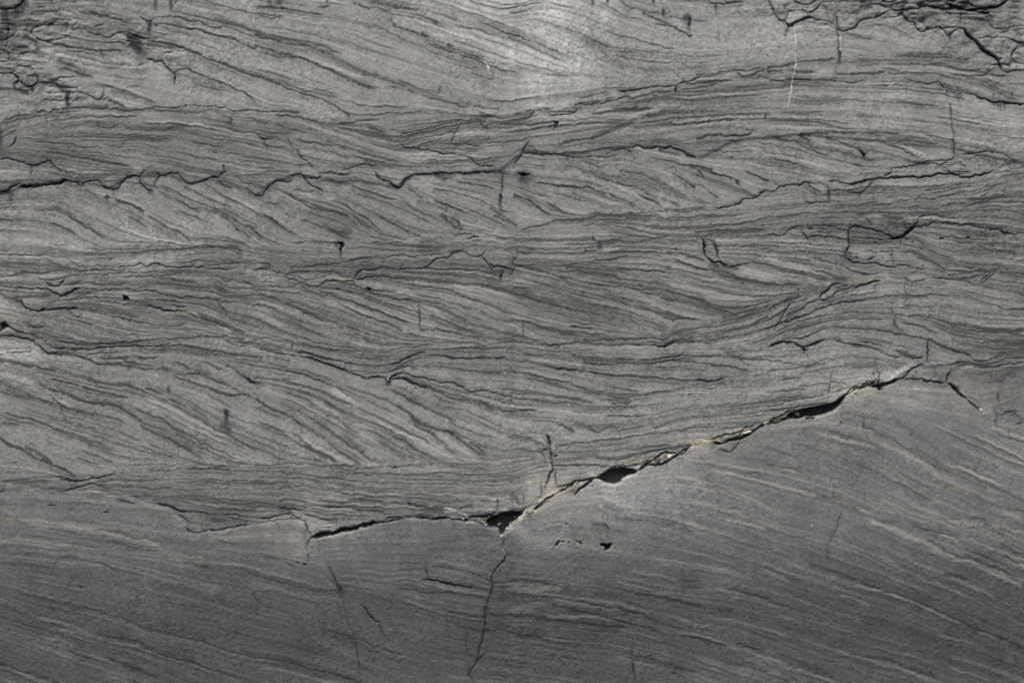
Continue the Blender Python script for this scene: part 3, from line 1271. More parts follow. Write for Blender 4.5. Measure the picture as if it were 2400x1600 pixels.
l4/6 -182,-18 -151,-19 -115,-17 -90,-15 -64,-11 -29,-5 0,-3
l4/6 -90,-18 -59,-17 -29,-15 0,-18
l4/5 -100,-3 -74,-8 -64,-11
l4/5 -222,-34 -192,-32 -166,-33 -141,-38
c3/6 -171,-33 -146,-38 -120,-41 -90,-42 -54,-38 0,-43
l3/4 -202,-24 -151,-26 -100,-28 -64,-26
l3/4 -166,-23 -115,-24
l4/5 -233,-61 -197,-60 -166,-61 -131,-65 -100,-70 -64,-73 -29,-74
l3/4 -202,-52 -166,-54 -141,-55
c2/5 -238,-38 -235,-48
l3/4 -64,-71 -29,-68 0,-70
c3/7 -258,-77 -238,-80 -217,-85 -192,-92 -166,-96 -136,-99 -118,-105 -108,-115
l5/6 -248,-79 -212,-88 -182,-94
c3/7 -108,-115 -92,-119 -80,-116 -67,-116 -49,-121 -23,-129 0,-130
l9/7 -253,-88 -238,-96 -217,-103 -192,-107
c4/7 -284,-94 -273,-88 -253,-89 -238,-97 -222,-105 -197,-111
h8/9 -228,-110 -224,-112
l6/5 -217,-105 -192,-112 -161,-122
l5/5 -197,-112 -166,-122 -146,-133 -115,-138
l10/4 -120,-133 -90,-143 -64,-151
l7/6 -74,-143 -49,-153 -23,-161 0,-168
l8/5 -64,-151 -46,-161
l5/4 -90,-143 -74,-153
l4/4 -39,-130 0,-142
y20/4 -105,-87 -97,-102
y14/3 -85,-153 -80,-168
l7/6 -531,-68 -498,-75 -472,-83 -452,-91
c2/5 -544,-66 -513,-71 -483,-80 -452,-92 -427,-102
l5/6 -442,-97 -421,-107 -401,-112 -391,-125 -370,-136
w2/5 -421,-107 -406,-111
b22/6 -416,-115 -391,-130 -370,-145
l6/5 -370,-138 -350,-140 -324,-147
l7/5 -324,-145 -309,-157 -286,-167
l4/4 -600,-56 -569,-60 -539,-66
l4/4 -600,-37 -564,-38 -523,-48
l7/4 -600,-84 -559,-89 -523,-94
l22/8 -600,-97 -592,-102
l7/5 -529,-99 -498,-105 -467,-112
l5/4 -467,-112 -437,-122 -406,-138 -376,-151
l6/4 -457,-117 -421,-128 -396,-143
l8/5 -536,-117 -513,-125 -488,-135 -462,-148
l7/6 -444,-140 -421,-153 -406,-163 -396,-170
b16/6 -462,-138 -437,-156 -406,-173
l8/6 -424,-176 -406,-182
l7/4 -396,-179 -370,-189 -350,-190
l7/5 -393,-196 -381,-207 -368,-212
l8/6 -600,-136 -580,-148 -554,-161 -529,-171
l10/7 -534,-168 -513,-179 -503,-191 -488,-198
c4/7 -506,-191 -498,-195 -488,-197
l7/6 -488,-198 -467,-212 -442,-227 -421,-245
l7/7 -421,-245 -401,-260 -381,-273 -358,-288
l7/6 -472,-179 -452,-194 -437,-204
l10/7 -442,-199 -421,-217 -401,-231 -383,-242
l7/6 -383,-242 -365,-255 -345,-268 -327,-282
b9/5 -498,-176 -467,-202 -437,-222 -406,-242 -391,-250
b12/5 -370,-260 -345,-278 -324,-288
l5/5 -600,-156 -574,-166 -544,-179
l6/5 -585,-193 -554,-204 -529,-214
l7/5 -513,-217 -488,-232 -472,-245
l8/6 -483,-245 -457,-258 -432,-268 -416,-281
l6/4 -595,-250 -564,-265 -529,-278
b9/4 -478,-235 -437,-258 -396,-278 -370,-286
l22/3 -391,-224 -370,-240 -350,-258
l4/4 -518,-161 -498,-166
l6/5 -345,-207 -319,-214 -294,-230 -266,-246
l9/6 -279,-222 -253,-232 -233,-247
l9/7 -243,-242 -222,-260 -202,-268
l8/5 -202,-265 -187,-273 -166,-283
l14/4 -304,-204 -279,-219 -263,-227
l12/4 -330,-189 -304,-202 -279,-209
b12/6 -319,-184 -284,-202 -243,-222 -207,-240
b12/6 -243,-222 -202,-242 -166,-263 -136,-276
l6/6 -309,-237 -299,-247 -284,-251 -266,-265
l8/5 -268,-265 -243,-273
l8/6 -268,-151 -243,-166 -235,-179 -217,-189
l10/5 -228,-184 -202,-199 -182,-207
l6/6 -228,-194 -207,-207 -182,-219 -166,-235
l5/6 -182,-222 -161,-237 -151,-250 -131,-265
l8/6 -187,-207 -161,-212 -151,-210 -136,-219
c3/6 -161,-213 -154,-209 -141,-217 -126,-228
l8/6 -131,-222 -110,-240 -90,-255 -74,-265
c3/5 -74,-265 -67,-270 -65,-276
l7/5 -95,-240 -74,-250 -64,-265
y24/4 -161,-222 -131,-245 -95,-265
l8/5 -284,-112 -258,-128 -233,-140 -212,-151
l14/4 -243,-138 -222,-148 -233,-128
l8/4 -212,-153 -177,-168 -136,-186
l6/4 -263,-110 -238,-122 -222,-138
l5/4 -187,-145 -161,-156 -120,-161
l6/5 -100,-166 -74,-179 -49,-189 -26,-199
l5/4 -182,-128 -166,-140 -141,-145
l5/4 -146,-133 -115,-138
l6/4 -34,-199 0,-217
b10/4 -69,-186 -34,-202 0,-219
b16/4 -171,-224 -136,-247 -100,-268
b14/5 -222,-237 -187,-255 -151,-273
l4/4 -146,-189 -100,-212 -39,-227
l4/4 -228,-253 -192,-270
b20/3 -284,-97 -243,-102 -228,-112
l3/5 -600,-291 -564,-290 -534,-287 -503,-286 -457,-288 -411,-291 -360,-290
l5/5 -472,-291 -437,-295 -406,-298
l5/5 -457,-292 -401,-293
l9/4 -411,-298 -370,-302 -345,-301
l5/5 -370,-309 -335,-310 -294,-310 -258,-311
c4/9 -279,-295 -268,-295
l3/4 -345,-295 -294,-293 -243,-291 -166,-287 -115,-287 -54,-287
l4/5 -243,-312 -202,-309 -156,-306 -120,-307
l4/5 -151,-291 -100,-297 -64,-297
l7/5 -128,-312 -103,-314 -80,-315 -39,-316 0,-315
l6/6 -110,-310 -100,-318
l3/4 -90,-304 -39,-293 0,-287
l3/4 -54,-324 -23,-321 0,-318
b7/4 -370,-314 -319,-315 -268,-314
b9/3 -64,-334 0,-334
l4/5 -600,-334 -569,-333 -549,-332
l8/4 -600,-344 -559,-347 -523,-342
l5/4 -523,-344 -478,-355
l5/4 -406,-334 -381,-344
l4/4 -396,-339 -345,-349 -294,-352
l4/3 -268,-337 -202,-344 -141,-344
l20/3 -80,-347 -39,-355 0,-347
l4/4 -253,-360 -202,-361 -182,-367
l4/5 -381,-370 -355,-371 -324,-372 -304,-374
c2/5 -427,-378 -396,-379 -370,-378 -345,-374
c2/5 -447,-375 -427,-378 -391,-379
c2/5 -330,-379 -294,-381 -263,-380 -238,-383
l8/6 -243,-381 -217,-385 -192,-390
c3/5 -299,-383 -253,-381 -207,-388
l18/5 -202,-390 -166,-393
w2/6 -194,-383 -185,-379
w3/7 -159,-386 -141,-390 -129,-397
w2/5 -156,-398 -141,-395
w2/5 -87,-389 -69,-390 -54,-390 -41,-395
c3/6 -126,-395 -115,-388 -95,-386
l7/4 -197,-367 -177,-370 -156,-378
l4/5 -544,-372 -498,-371 -483,-375
c3/6 -488,-375 -478,-383 -447,-385 -416,-389 -381,-390
c3/6 -483,-380 -483,-390 -488,-399
c2/5 -600,-379 -559,-381
c3/7 -549,-384 -539,-390 -513,-392 -493,-394 -488,-398
l14/6 -539,-393 -523,-395
l4/5 -381,-390 -345,-395 -304,-398
b9/4 -483,-372 -452,-380
v5/4 -35,-367 -35,-400
l4/3 -166,-375 -115,-378
l4/6 0,-3 31,-4 61,-5 92,-10 112,-10
c3/6 66,-5 102,-11 133,-8 158,0
l5/5 153,-5 184,-3 209,-9
c3/6 204,-8 219,-11 245,-9 281,-6 306,-6
l6/6 286,-6 316,-8 337,-10
c4/7 332,-10 352,-12 365,-9 378,-5 390,-1
l8/6 349,-5 355,-11
c2/5 378,-4 398,-1 429,-3
l7/6 408,-1 444,-1 474,-4
l4/5 0,-17 31,-18 56,-19 82,-23 112,-24
l6/6 102,-23 133,-28 158,-36 189,-40
l16/6 143,-38 179,-46 214,-47
l18/5 204,-45 240,-48 265,-43
c3/6 163,-51 194,-52 224,-55 245,-54
l6/6 184,-40 219,-42 245,-42 286,-43
c2/6 240,-54 276,-52 301,-54 321,-48
l5/5 36,-33 77,-33 112,-33
l14/4 82,-29 112,-38 143,-46
c3/5 43,-41 51,-33 41,-36
l6/5 10,-20 31,-28 41,-38
l6/6 0,-46 31,-47 56,-54 82,-60
l6/6 41,-51 77,-57 112,-64 143,-69
c3/6 77,-59 117,-65 148,-69 179,-73 204,-77
l5/6 189,-74 224,-78 255,-82 286,-81 316,-84
l4/5 311,-83 342,-87 378,-89 408,-91
l5/6 393,-91 429,-92 459,-93
c3/7 429,-92 459,-94 485,-92 495,-89
l4/5 301,-43 327,-42 357,-38 383,-34 413,-34
c2/5 347,-38 378,-34 403,-31
c2/5 364,-23 364,-34
l4/5 413,-34 454,-34 500,-33
c3/6 497,-19 500,-26 520,-27 531,-29
l14/6 503,-31 523,-36 536,-40
l6/6 520,-34 546,-40 571,-42 600,-43
c3/5 536,-41 543,-48 551,-55 566,-55
c3/6 316,-54 337,-50 357,-46 388,-46 418,-51
l6/6 413,-50 439,-50 464,-55 490,-57
l5/5 474,-56 505,-57 536,-65 556,-70
c2/5 301,-55 337,-60 367,-62 408,-64
l4/4 413,-68 449,-70
b14/4 51,-43 87,-48 122,-54 153,-59
l4/5 0,-73 31,-73 56,-80 82,-88
l6/6 82,-88 117,-94 148,-102 168,-112
l4/5 168,-112 189,-119 204,-121
l4/4 36,-84 71,-92 107,-102
l5/4 66,-94 102,-107 143,-117
b7/4 31,-71 66,-77 102,-87 133,-97
l5/4 204,-102 245,-107 291,-117
l4/4 265,-94 306,-94 357,-98 398,-101
l4/4 179,-120 230,-128 265,-133
l8/4 224,-130 250,-134 270,-135
c2/4 274,-125 274,-140
l3/4 245,-125 276,-125
l3/4 281,-130 316,-125 357,-117 398,-111
l3/4 383,-112 423,-107 480,-110
l3/3 485,-89 536,-82 600,-77
l3/3 510,-110 600,-107
l3/4 235,-145 276,-144
l3/5 224,-154 250,-153 281,-152
l6/5 0,-133 31,-136 66,-140 97,-142
l5/5 51,-140 87,-147 122,-145 143,-148
l4/5 102,-131 133,-136 153,-140
l5/4 0,-122 41,-125 82,-128
l3/3 153,-158 230,-161 306,-153
l4/5 219,-176 255,-176 286,-176 316,-173
l3/3 316,-173 378,-163 449,-148
l4/5 0,-166 26,-163 51,-161
l4/4 0,-176 41,-177 87,-181
l4/3 61,-186 107,-189
l5/5 112,-194 138,-207
l6/5 153,-196 179,-200 189,-208
h6/9 200,-214 205,-214
c3/5 184,-204 194,-212 204,-214
l9/5 209,-209 219,-202 217,-196
l6/5 224,-202 250,-204
l3/4 230,-214 281,-204 332,-191
l3/5 332,-202 352,-196 372,-189 398,-184
l4/5 398,-184 439,-179 480,-172 515,-163
l4/5 515,-163 546,-156 577,-153 600,-153
l3/4 485,-176 536,-170 571,-165 600,-163
l3/4 429,-196 469,-195 520,-191 571,-190 600,-188
l3/5 102,-245 138,-241 173,-237 214,-232
l4/5 214,-232 255,-227 291,-222 332,-216 362,-212
l4/6 362,-212 393,-208 423,-203 464,-202
l3/5 464,-202 505,-203 531,-199 551,-199
c2/5 526,-199 541,-196 571,-190
l3/4 153,-270 184,-269 214,-274 240,-276 276,-270
l6/5 199,-272 230,-277
l4/4 92,-279 128,-278 163,-276
c2/5 245,-276 281,-270 316,-269 327,-260
l3/4 281,-253 321,-247 362,-245 398,-245
c2/6 301,-268 327,-259 342,-255 367,-253 398,-245 418,-244
c3/6 97,-293 117,-291 138,-288 158,-291 179,-293 214,-292
c3/6 194,-295 230,-292 265,-291 291,-288 311,-283 332,-278
l4/4 82,-288 51,-288 26,-296 0,-304
l4/4 82,-293 51,-297 26,-309 0,-319
l4/3 82,-276 46,-273 0,-283
c2/5 130,-253 134,-246
y8/5 306,-277 281,-281 255,-283
y12/5 434,-219 449,-230 431,-240
y20/4 444,-222 464,-230
c4/8 82,-214 88,-230 89,-247 91,-263 96,-278
l6/6 84,-219 89,-240
c4/7 96,-278 92,-288 97,-293 97,-304 87,-311 84,-329 79,-344
c3/6 48,-230 56,-237 61,-247 66,-258 74,-268 79,-276
l3/5 0,-219 20,-222 43,-228
c2/4 41,-212 61,-214 82,-219
h12/9 74,-253 80,-253
h12/9 101,-267 105,-267
w5/5 82,-273 88,-281
w5/5 84,-288 91,-293
w4/7 38,-329 42,-337
w2/5 71,-334 84,-334
w2/5 38,-339 46,-357
y10/7 99,-296 105,-319
y14/7 110,-304 112,-321
y20/6 117,-324 153,-321 184,-314
c3/7 97,-296 102,-311 105,-337
c4/7 105,-339 122,-338 133,-334 143,-332
c2/6 26,-398 27,-370 29,-355
l14/4 0,-357 15,-378
c3/6 69,-327 70,-357 64,-367
c3/6 69,-367 77,-355
y14/8 107,-349 128,-344
y9/8 112,-355 99,-365
y14/7 71,-367 97,-357
w3/6 51,-378 66,-367
y14/8 153,-337 179,-324 196,-316
y5/8 199,-319 179,-332 153,-347
w3/5 179,-309 196,-319
c5/8 148,-355 158,-344 179,-329 199,-319
l18/8 130,-344 143,-344 153,-337
l22/7 128,-349 148,-349
c5/8 105,-357 120,-349 130,-339 148,-329 179,-320
c5/9 51,-393 66,-383 82,-370 102,-357
l20/9 0,-398 15,-398 36,-393 51,-385
l14/8 38,-390 56,-375 66,-365
l16/8 61,-383 82,-370
c4/7 15,-400 36,-388
S2/9 198,-319 217,-307 227,-301 240,-296 255,-295 276,-297 291,-301 296,-302 283,-311 268,-315 258,-325 245,-332 237,-333 224,-329 204,-321
c4/8 291,-301 311,-288 327,-283 339,-270 352,-263 370,-261 385,-261
c5/9 296,-301 321,-288 344,-288 367,-281 383,-270 398,-260 418,-247
l20/8 342,-276 357,-270 372,-273 383,-268
l22/8 337,-281 357,-276
y7/8 365,-270 372,-267
y9/7 362,-276 352,-277
w4/6 343,-282 351,-281
w3/6 288,-302 306,-291
w4/5 339,-264 355,-258
c4/8 383,-270 403,-253 421,-242
y12/8 426,-245 439,-237 454,-235 464,-235
y18/6 413,-255 434,-247 449,-250
y16/5 444,-255 462,-253
y12/6 421,-222 413,-235
l12/7 434,-240 449,-239
c3/7 398,-251 418,-240 434,-239
l22/8 469,-237 485,-232 510,-224
c5/9 467,-237 485,-240 500,-235 520,-228 541,-224 561,-213 577,-202 597,-189
l24/8 474,-232 500,-230 526,-222 546,-214
l24/8 536,-214 556,-207 577,-199
c4/8 464,-232 480,-224 510,-217 531,-212 551,-202 569,-195
w5/9 540,-214 551,-212 557,-212
y16/5 500,-250 510,-253
c3/6 485,-255 508,-259 515,-259 526,-245 538,-230 541,-222
c3/6 464,-258 474,-250
b24/4 434,-255 459,-258 485,-245
l14/3 485,-265 536,-276 600,-281
b10/5 474,-306 520,-311 561,-324 600,-334
l8/4 449,-288 510,-301 600,-314
l8/3 434,-321 485,-332 561,-352
l7/4 454,-337 500,-347 536,-362
b9/4 510,-352 561,-365 600,-388
b10/4 413,-378 459,-383 510,-400
l14/4 219,-383 250,-398
h5/6 301,-375 309,-380
l4/4 166,-339 189,-334
c4/8 600,-13 615,-9 631,-4 646,-3 661,-4
c4/8 661,-4 677,-13 689,-13 702,-8 715,-3 733,0
c5/9 682,-14 688,-22 686,-28
l14/7 679,-15 689,-18
l4/5 605,-45 631,-47 661,-55 682,-59 702,-55
l4/4 702,-55 722,-46 753,-42 789,-36 814,-32
c3/6 753,0 779,-5 809,-9 835,-13 855,-18 868,-24
l8/5 799,-8 819,-11
c3/6 868,-24 883,-33 901,-38 916,-36 942,-40 962,-40
c3/6 814,0 840,-3 858,-8 865,-11
l4/6 901,-23 916,-32 932,-36 962,-40
l3/4 901,-23 927,-28
c4/8 975,0 971,-13 974,-28 975,-48
c3/7 978,-3 998,-9 1029,-19 1049,-26 1069,-33 1085,-43
c4/6 1049,-24 1074,-34 1090,-45 1110,-47
l5/6 1085,-43 1110,-47 1126,-42 1136,-31 1151,-24
l10/6 1126,-42 1141,-33 1161,-24 1187,-22 1200,-22
l4/5 1039,0 1074,-8 1100,-15 1136,-17 1177,-17
l5/5 1105,-3 1141,-1 1161,-5
l8/5 1151,-3 1171,-3 1200,-4
l6/5 1171,-22 1200,-15
l8/4 1095,-54 1136,-51 1161,-38 1200,-38
l10/5 1044,-51 1069,-47 1100,-51
l10/6 1034,-61 1069,-51 1105,-61 1141,-57
l20/4 1136,-36 1166,-28
c4/6 1085,-59 1110,-62 1136,-60 1151,-55 1177,-51 1200,-48
l6/5 1161,-59 1200,-62
l14/4 1064,-77 1100,-79 1126,-74
l14/5 1146,-82 1171,-77
l10/5 1151,-79 1177,-75
l10/4 1110,-97 1148,-92
c3/6 850,-46 854,-59 856,-69 864,-77 860,-94
c3/6 847,-66 851,-84
l4/5 749,-82 744,-102 742,-117
l3/4 804,-62 830,-59 850,-60
l3/4 631,-91 656,-87 677,-83
l3/4 600,-71 651,-66 728,-54
l3/4 677,-105 728,-99 779,-97
l3/4 600,-119 646,-116 687,-112
c3/5 743,-120 763,-117 779,-111 799,-108 814,-103
c3/6 600,-153 626,-147 646,-139 677,-134 707,-129 733,-125
l3/4 600,-138 641,-130 677,-128
c3/6 600,-163 636,-158 666,-152 702,-148 728,-145
l3/4 608,-161 626,-161
S1/9 643,-176 664,-166 684,-159 707,-153 728,-151 748,-145 768,-133 780,-125 776,-134 766,-147 753,-161 738,-167 720,-172 702,-176 684,-176 666,-179
l24/8 697,-171 722,-163 748,-153 768,-138
l20/7 666,-168 697,-158 728,-153
c4/8 600,-191 615,-181 636,-170 661,-163
c5/9 600,-195 620,-188 646,-180 677,-176
l10/7 615,-186 636,-179 651,-176
y12/9 665,-171 677,-171
w4/6 683,-176 689,-175
w3/5 633,-170 641,-168
h16/9 689,-181 705,-180
c5/9 776,-130 789,-120 804,-112 812,-105
c4/8 779,-125 796,-115 809,-108 824,-101
c6/9 819,-102 830,-98 850,-96
c5/9 809,-114 824,-106 842,-101 858,-102
h30/9 837,-107 855,-108 863,-114 868,-102 855,-101
l22/9 853,-107 867,-108
c6/9 860,-94 855,-102 870,-101 881,-97 896,-92 906,-88
l20/7 855,-92 870,-97
c4/8 901,-89 916,-84 927,-74 939,-66 952,-57 967,-54
l6/6 916,-79 932,-71
c3/7 906,-89 927,-88 947,-89 962,-88
l10/6 911,-92 937,-92
c4/8 957,-87 967,-93 993,-94 1008,-97
c3/7 978,-55 998,-57 1018,-56 1034,-55 1049,-48 1069,-47
l10/6 967,-56 988,-60 1008,-57
c2/5 978,-52 978,-48
c4/7 1026,-69 1020,-79 1017,-89 1021,-99
l12/6 1006,-97 1023,-99
c3/6 1001,-105 1018,-105
c6/8 1023,-99 1039,-115 1054,-128 1064,-135
c4/7 1062,-133 1074,-144 1085,-153 1095,-163
y6/7 1021,-92 1034,-107 1054,-120 1069,-135
y18/5 1031,-94 1044,-99
y40/6 1069,-120 1085,-122 1100,-120
y40/5 1074,-133 1095,-140
w5/6 1095,-158 1100,-163
y10/6 1103,-153 1099,-166
c2/5 1064,-128 1092,-140
y50/3 870,-110 921,-115 957,-107
y40/4 845,-128 865,-138
y14/7 779,-128 799,-120 819,-115
b14/5 784,-125 804,-120
b12/4 967,-87 983,-89
l26/3 824,-135 855,-138 881,-148
l20/3 845,-122 906,-128 952,-133
l10/5 1141,-143 1161,-133 1182,-125 1200,-117
l14/4 1126,-151 1151,-140
v10/5 1138,-122 1138,-143
l8/5 1120,-156 1151,-148 1171,-148
c3/6 1136,-176 1148,-173 1161,-166 1182,-163
l6/5 1151,-173 1171,-168
c3/6 1171,-163 1184,-176 1194,-184
c3/6 1178,-196 1192,-191 1200,-189
l6/5 1126,-163 1133,-173
v6/4 1129,-184 1132,-199
l9/5 809,-171 835,-179 860,-182
h8/6 767,-190 773,-195
c3/7 821,-194 824,-203 822,-210
l4/6 826,-204 842,-204 855,-214 870,-222
l6/6 870,-222 896,-232 916,-245 937,-255
l6/5 942,-258 967,-273 998,-293 1023,-306
l14/4 906,-194 937,-212
l6/6 934,-214 957,-227 983,-242 1008,-260 1034,-278
l5/6 1029,-276 1059,-291 1095,-309 1131,-324
b9/5 722,-214 758,-227 794,-235 835,-245
b9/5 876,-245 911,-258 942,-276 978,-293
b10/4 962,-291 998,-314 1034,-334
b7/5 1029,-291 1059,-301 1095,-319 1136,-334
b14/4 998,-321 1034,-332 1074,-355
l6/4 738,-209 768,-217 799,-227
l8/3 763,-265 799,-278 840,-296
l7/4 809,-283 845,-301 881,-321 916,-339
l6/4 906,-329 942,-352 978,-370
l8/4 947,-253 998,-288 1054,-319 1110,-342
l7/5 1044,-344 1074,-357 1105,-375 1136,-385 1200,-400
l5/4 1023,-334 1049,-344
y6/5 1034,-339 1069,-355
l5/3 661,-240 707,-250 753,-263
l5/4 600,-250 631,-260 666,-268
l4/4 631,-306 661,-316
b7/4 641,-301 677,-306 712,-319 753,-329
b9/5 600,-334 636,-342 677,-352 712,-360
l4/5 712,-360 743,-365 753,-365
c3/7 752,-355 753,-364 763,-369
l5/5 763,-367 789,-380 809,-393
l7/4 600,-288 631,-291 666,-301 707,-316
l7/3 677,-344 717,-357
b8/4 758,-367 804,-388 830,-400
l6/4 1018,-212 1059,-235 1110,-258 1161,-283 1200,-296
l5/4 1059,-217 1110,-237 1161,-263 1200,-281
l6/4 1131,-212 1161,-227 1200,-237
b6/4 1090,-224 1136,-245 1187,-270
b5/4 1161,-278 1200,-291
b7/4 1126,-204 1161,-217 1200,-232
c3/4 687,-204 677,-219
l5/4 1049,-301 1100,-327 1161,-357 1200,-375
l5/3 906,-306 957,-334 1008,-362
l6/4 -1200,-422 -1164,-427 -1134,-426
y26/5 -1192,-413 -1174,-418
b6/4 -1195,-403 -1164,-405
l8/3 -1052,-415 -1006,-418 -970,-423
b9/5 -1047,-433 -1001,-438 -970,-443
l6/4 -976,-441 -945,-442 -924,-445
l7/5 -924,-445 -894,-455 -858,-461 -828,-466
l7/5 -833,-465 -797,-471 -751,-477 -700,-482
b14/5 -955,-448 -909,-459 -868,-466 -838,-471
l9/5 -935,-469 -899,-475 -868,-484 -828,-489
b8/3 -868,-484 -817,-487 -766,-502
l5/4 -1129,-452 -1103,-459 -1067,-462
l6/4 -1037,-474 -1001,-477 -970,-482
l8/3 -1078,-438 -1042,-446 -1006,-451
l9/3 -986,-466 -945,-469 -919,-466
l7/4 -1200,-496 -1169,-497 -1134,-498
l6/4 -1134,-496 -1098,-501 -1072,-506 -1042,-505
l5/4 -1042,-505 -1011,-510 -976,-516 -955,-521
l7/4 -955,-522 -930,-536 -899,-543 -863,-551
l5/5 -848,-556 -822,-566 -787,-576 -751,-586
l8/5 -756,-584 -726,-595 -700,-604 -674,-609
l4/4 -674,-612 -654,-619
l8/3 -1200,-480 -1149,-483
h12/7 -1010,-571 -1007,-575
w3/4 -1002,-576 -1001,-581
l4/4 -1164,-584 -1134,-594 -1108,-600 -1083,-609
l6/4 -1088,-608 -1057,-614 -1021,-621 -1001,-626
l7/4 -1001,-624 -965,-632 -930,-642 -894,-654
l6/4 -899,-653 -863,-668 -838,-678
l5/4 -838,-678 -802,-683 -766,-691 -720,-701
l5/4 -720,-704 -680,-719 -649,-729 -600,-737
l4/4 -1200,-617 -1169,-627 -1139,-640
l6/6 -1200,-645 -1174,-651 -1144,-660 -1113,-669
l6/5 -1113,-669 -1078,-679 -1037,-691 -1001,-702
l7/5 -1006,-701 -970,-711 -930,-723 -894,-734
l6/5 -894,-734 -853,-749 -812,-767 -782,-783 -751,-798
b10/4 -1101,-651 -1062,-658 -1021,-670 -991,-681
b12/4 -1088,-693 -1047,-701 -1027,-709
b9/4 -935,-706 -884,-711 -838,-729
b9/4 -1118,-706 -1078,-724 -1037,-737
b12/4 -1057,-676 -1006,-681 -955,-696
l9/4 -981,-681 -945,-691 -904,-693
l9/4 -904,-693 -868,-704 -843,-719
l6/5 -868,-714 -828,-729 -792,-739 -751,-749
l6/5 -751,-749 -710,-765 -664,-778 -600,-798
l9/4 -1037,-721 -1011,-734 -981,-742
l9/5 -945,-739 -909,-755 -873,-767
l6/5 -879,-765 -848,-778 -833,-780
l7/6 -1200,-755 -1174,-761 -1149,-772 -1118,-778
l9/5 -1123,-776 -1093,-785 -1062,-798
b9/4 -1154,-775 -1118,-790 -1093,-800
l4/3 -1190,-770 -1159,-783
b7/4 -1001,-729 -970,-739 -930,-752
b9/3 -945,-780 -909,-790
l9/3 -884,-793 -858,-800
c3/7 -782,-401 -766,-414 -751,-424
c3/8 -764,-432 -755,-442 -748,-446 -733,-447 -710,-445 -685,-440 -654,-433 -629,-431 -600,-427
c3/6 -766,-400 -736,-403 -715,-405 -664,-406 -634,-408 -600,-415
l4/5 -736,-400 -700,-415 -664,-420
l12/5 -700,-420 -669,-423
c2/5 -700,-413 -674,-410 -629,-418 -623,-426
l14/3 -720,-448 -680,-448
b24/3 -700,-459 -639,-456 -600,-454
l6/4 -685,-466 -649,-474
l7/4 -777,-505 -736,-512 -690,-515
l6/4 -756,-515 -726,-525 -695,-530
l9/3 -674,-530 -629,-533 -603,-543
b18/4 -766,-507 -731,-512
y16/3 -726,-512 -705,-515
l8/3 -822,-609 -766,-617 -726,-622
c3/6 -604,-589 -600,-599
c3/7 -600,-414 -569,-415 -552,-408 -534,-404 -513,-401
c3/7 -600,-426 -569,-422 -539,-417 -513,-414 -498,-414
c3/7 -516,-404 -501,-413 -488,-418 -480,-428 -475,-443 -465,-455
l8/6 -483,-426 -478,-436
c3/7 -498,-413 -511,-408 -523,-405
c3/6 -488,-400 -478,-406 -457,-411 -437,-417 -424,-420
c3/5 -414,-410 -410,-423 -411,-433
l5/5 -421,-418 -411,-415
y40/4 -539,-431 -513,-433 -493,-436
y24/4 -457,-426 -437,-433
y30/3 -498,-451 -483,-459
c7/9 -467,-460 -447,-455 -427,-450 -406,-445
l14/9 -467,-459 -442,-451
c7/9 -421,-447 -396,-442 -376,-437 -355,-431
c6/9 -360,-432 -335,-429 -314,-424
c4/9 -319,-426 -299,-424 -279,-419 -253,-415
c3/8 -299,-420 -289,-413 -268,-412 -253,-414
c3/7 -258,-414 -233,-409 -207,-408 -182,-409
c5/9 -222,-413 -202,-413 -182,-415 -161,-414 -146,-414
l14/7 -207,-411 -171,-417
c4/9 -151,-414 -126,-419 -100,-415 -97,-410
c3/7 -258,-414 -228,-410 -192,-413
l10/8 -126,-418 -103,-415
c2/5 -335,-400 -294,-403 -263,-403
b30/4 -432,-451 -406,-455 -370,-451
c3/7 -470,-460 -478,-469 -483,-473
c2/7 -475,-468 -480,-483
v5/4 -475,-497 -481,-512
h8/9 -503,-518 -499,-518
h8/9 -486,-519 -483,-521
c3/5 -531,-517 -513,-525 -506,-529
l4/4 -574,-505 -539,-512
l3/4 -437,-494 -406,-491 -376,-491
c3/4 -452,-471 -451,-484 -447,-496
c3/5 -437,-515 -424,-528
l5/7 -427,-529 -416,-551 -409,-568 -401,-584
c2/5 -427,-529 -411,-563 -400,-589
v16/5 -404,-576 -400,-589
l4/3 -398,-594 -391,-624 -386,-655 -381,-676
v4/3 -368,-706 -358,-757 -354,-798
l4/3 -442,-630 -442,-655 -437,-681
l5/4 -600,-545 -574,-551 -544,-561 -518,-568
l5/4 -518,-567 -483,-576 -457,-584 -427,-584
l5/3 -442,-584 -406,-581
l4/4 -381,-586 -345,-591 -309,-600 -284,-612
l4/4 -284,-612 -243,-617 -207,-624 -182,-637
l5/3 -406,-558 -370,-558 -324,-563
l5/5 -202,-530 -197,-545 -192,-553
l3/3 -258,-533 -202,-533
c4/8 -202,-556 -187,-558 -166,-563 -146,-567 -120,-571 -95,-575
l3/4 -95,-576 -69,-579 -54,-582
l4/4 -182,-528 -141,-530 -100,-538 -69,-549 -49,-561
l5/4 -268,-576 -222,-584 -182,-589
l4/4 -182,-586 -141,-589 -90,-594 -59,-602
l9/3 -217,-602 -177,-612 -136,-622
b9/5 -171,-573 -141,-584 -105,-589
b9/4 -248,-589 -202,-604 -161,-614
b7/4 -243,-609 -207,-622 -192,-624
l8/4 -166,-630 -126,-635 -90,-645 -64,-645
l9/3 -263,-538 -243,-535
w4/6 -219,-635 -217,-637
h8/6 -293,-627 -291,-628
l5/3 -100,-452 -64,-451 -39,-455
l5/3 -171,-469 -115,-461
c4/6 -347,-617 -340,-632 -330,-646 -312,-660
c3/5 -312,-663 -304,-676 -291,-698 -284,-705
l10/4 -429,-678 -396,-686 -370,-696
l5/5 -381,-688 -350,-701 -324,-714
l5/4 -314,-711 -284,-724 -248,-734
l5/4 -600,-738 -564,-743 -534,-748 -508,-753
l5/5 -513,-752 -483,-762 -447,-772 -416,-776
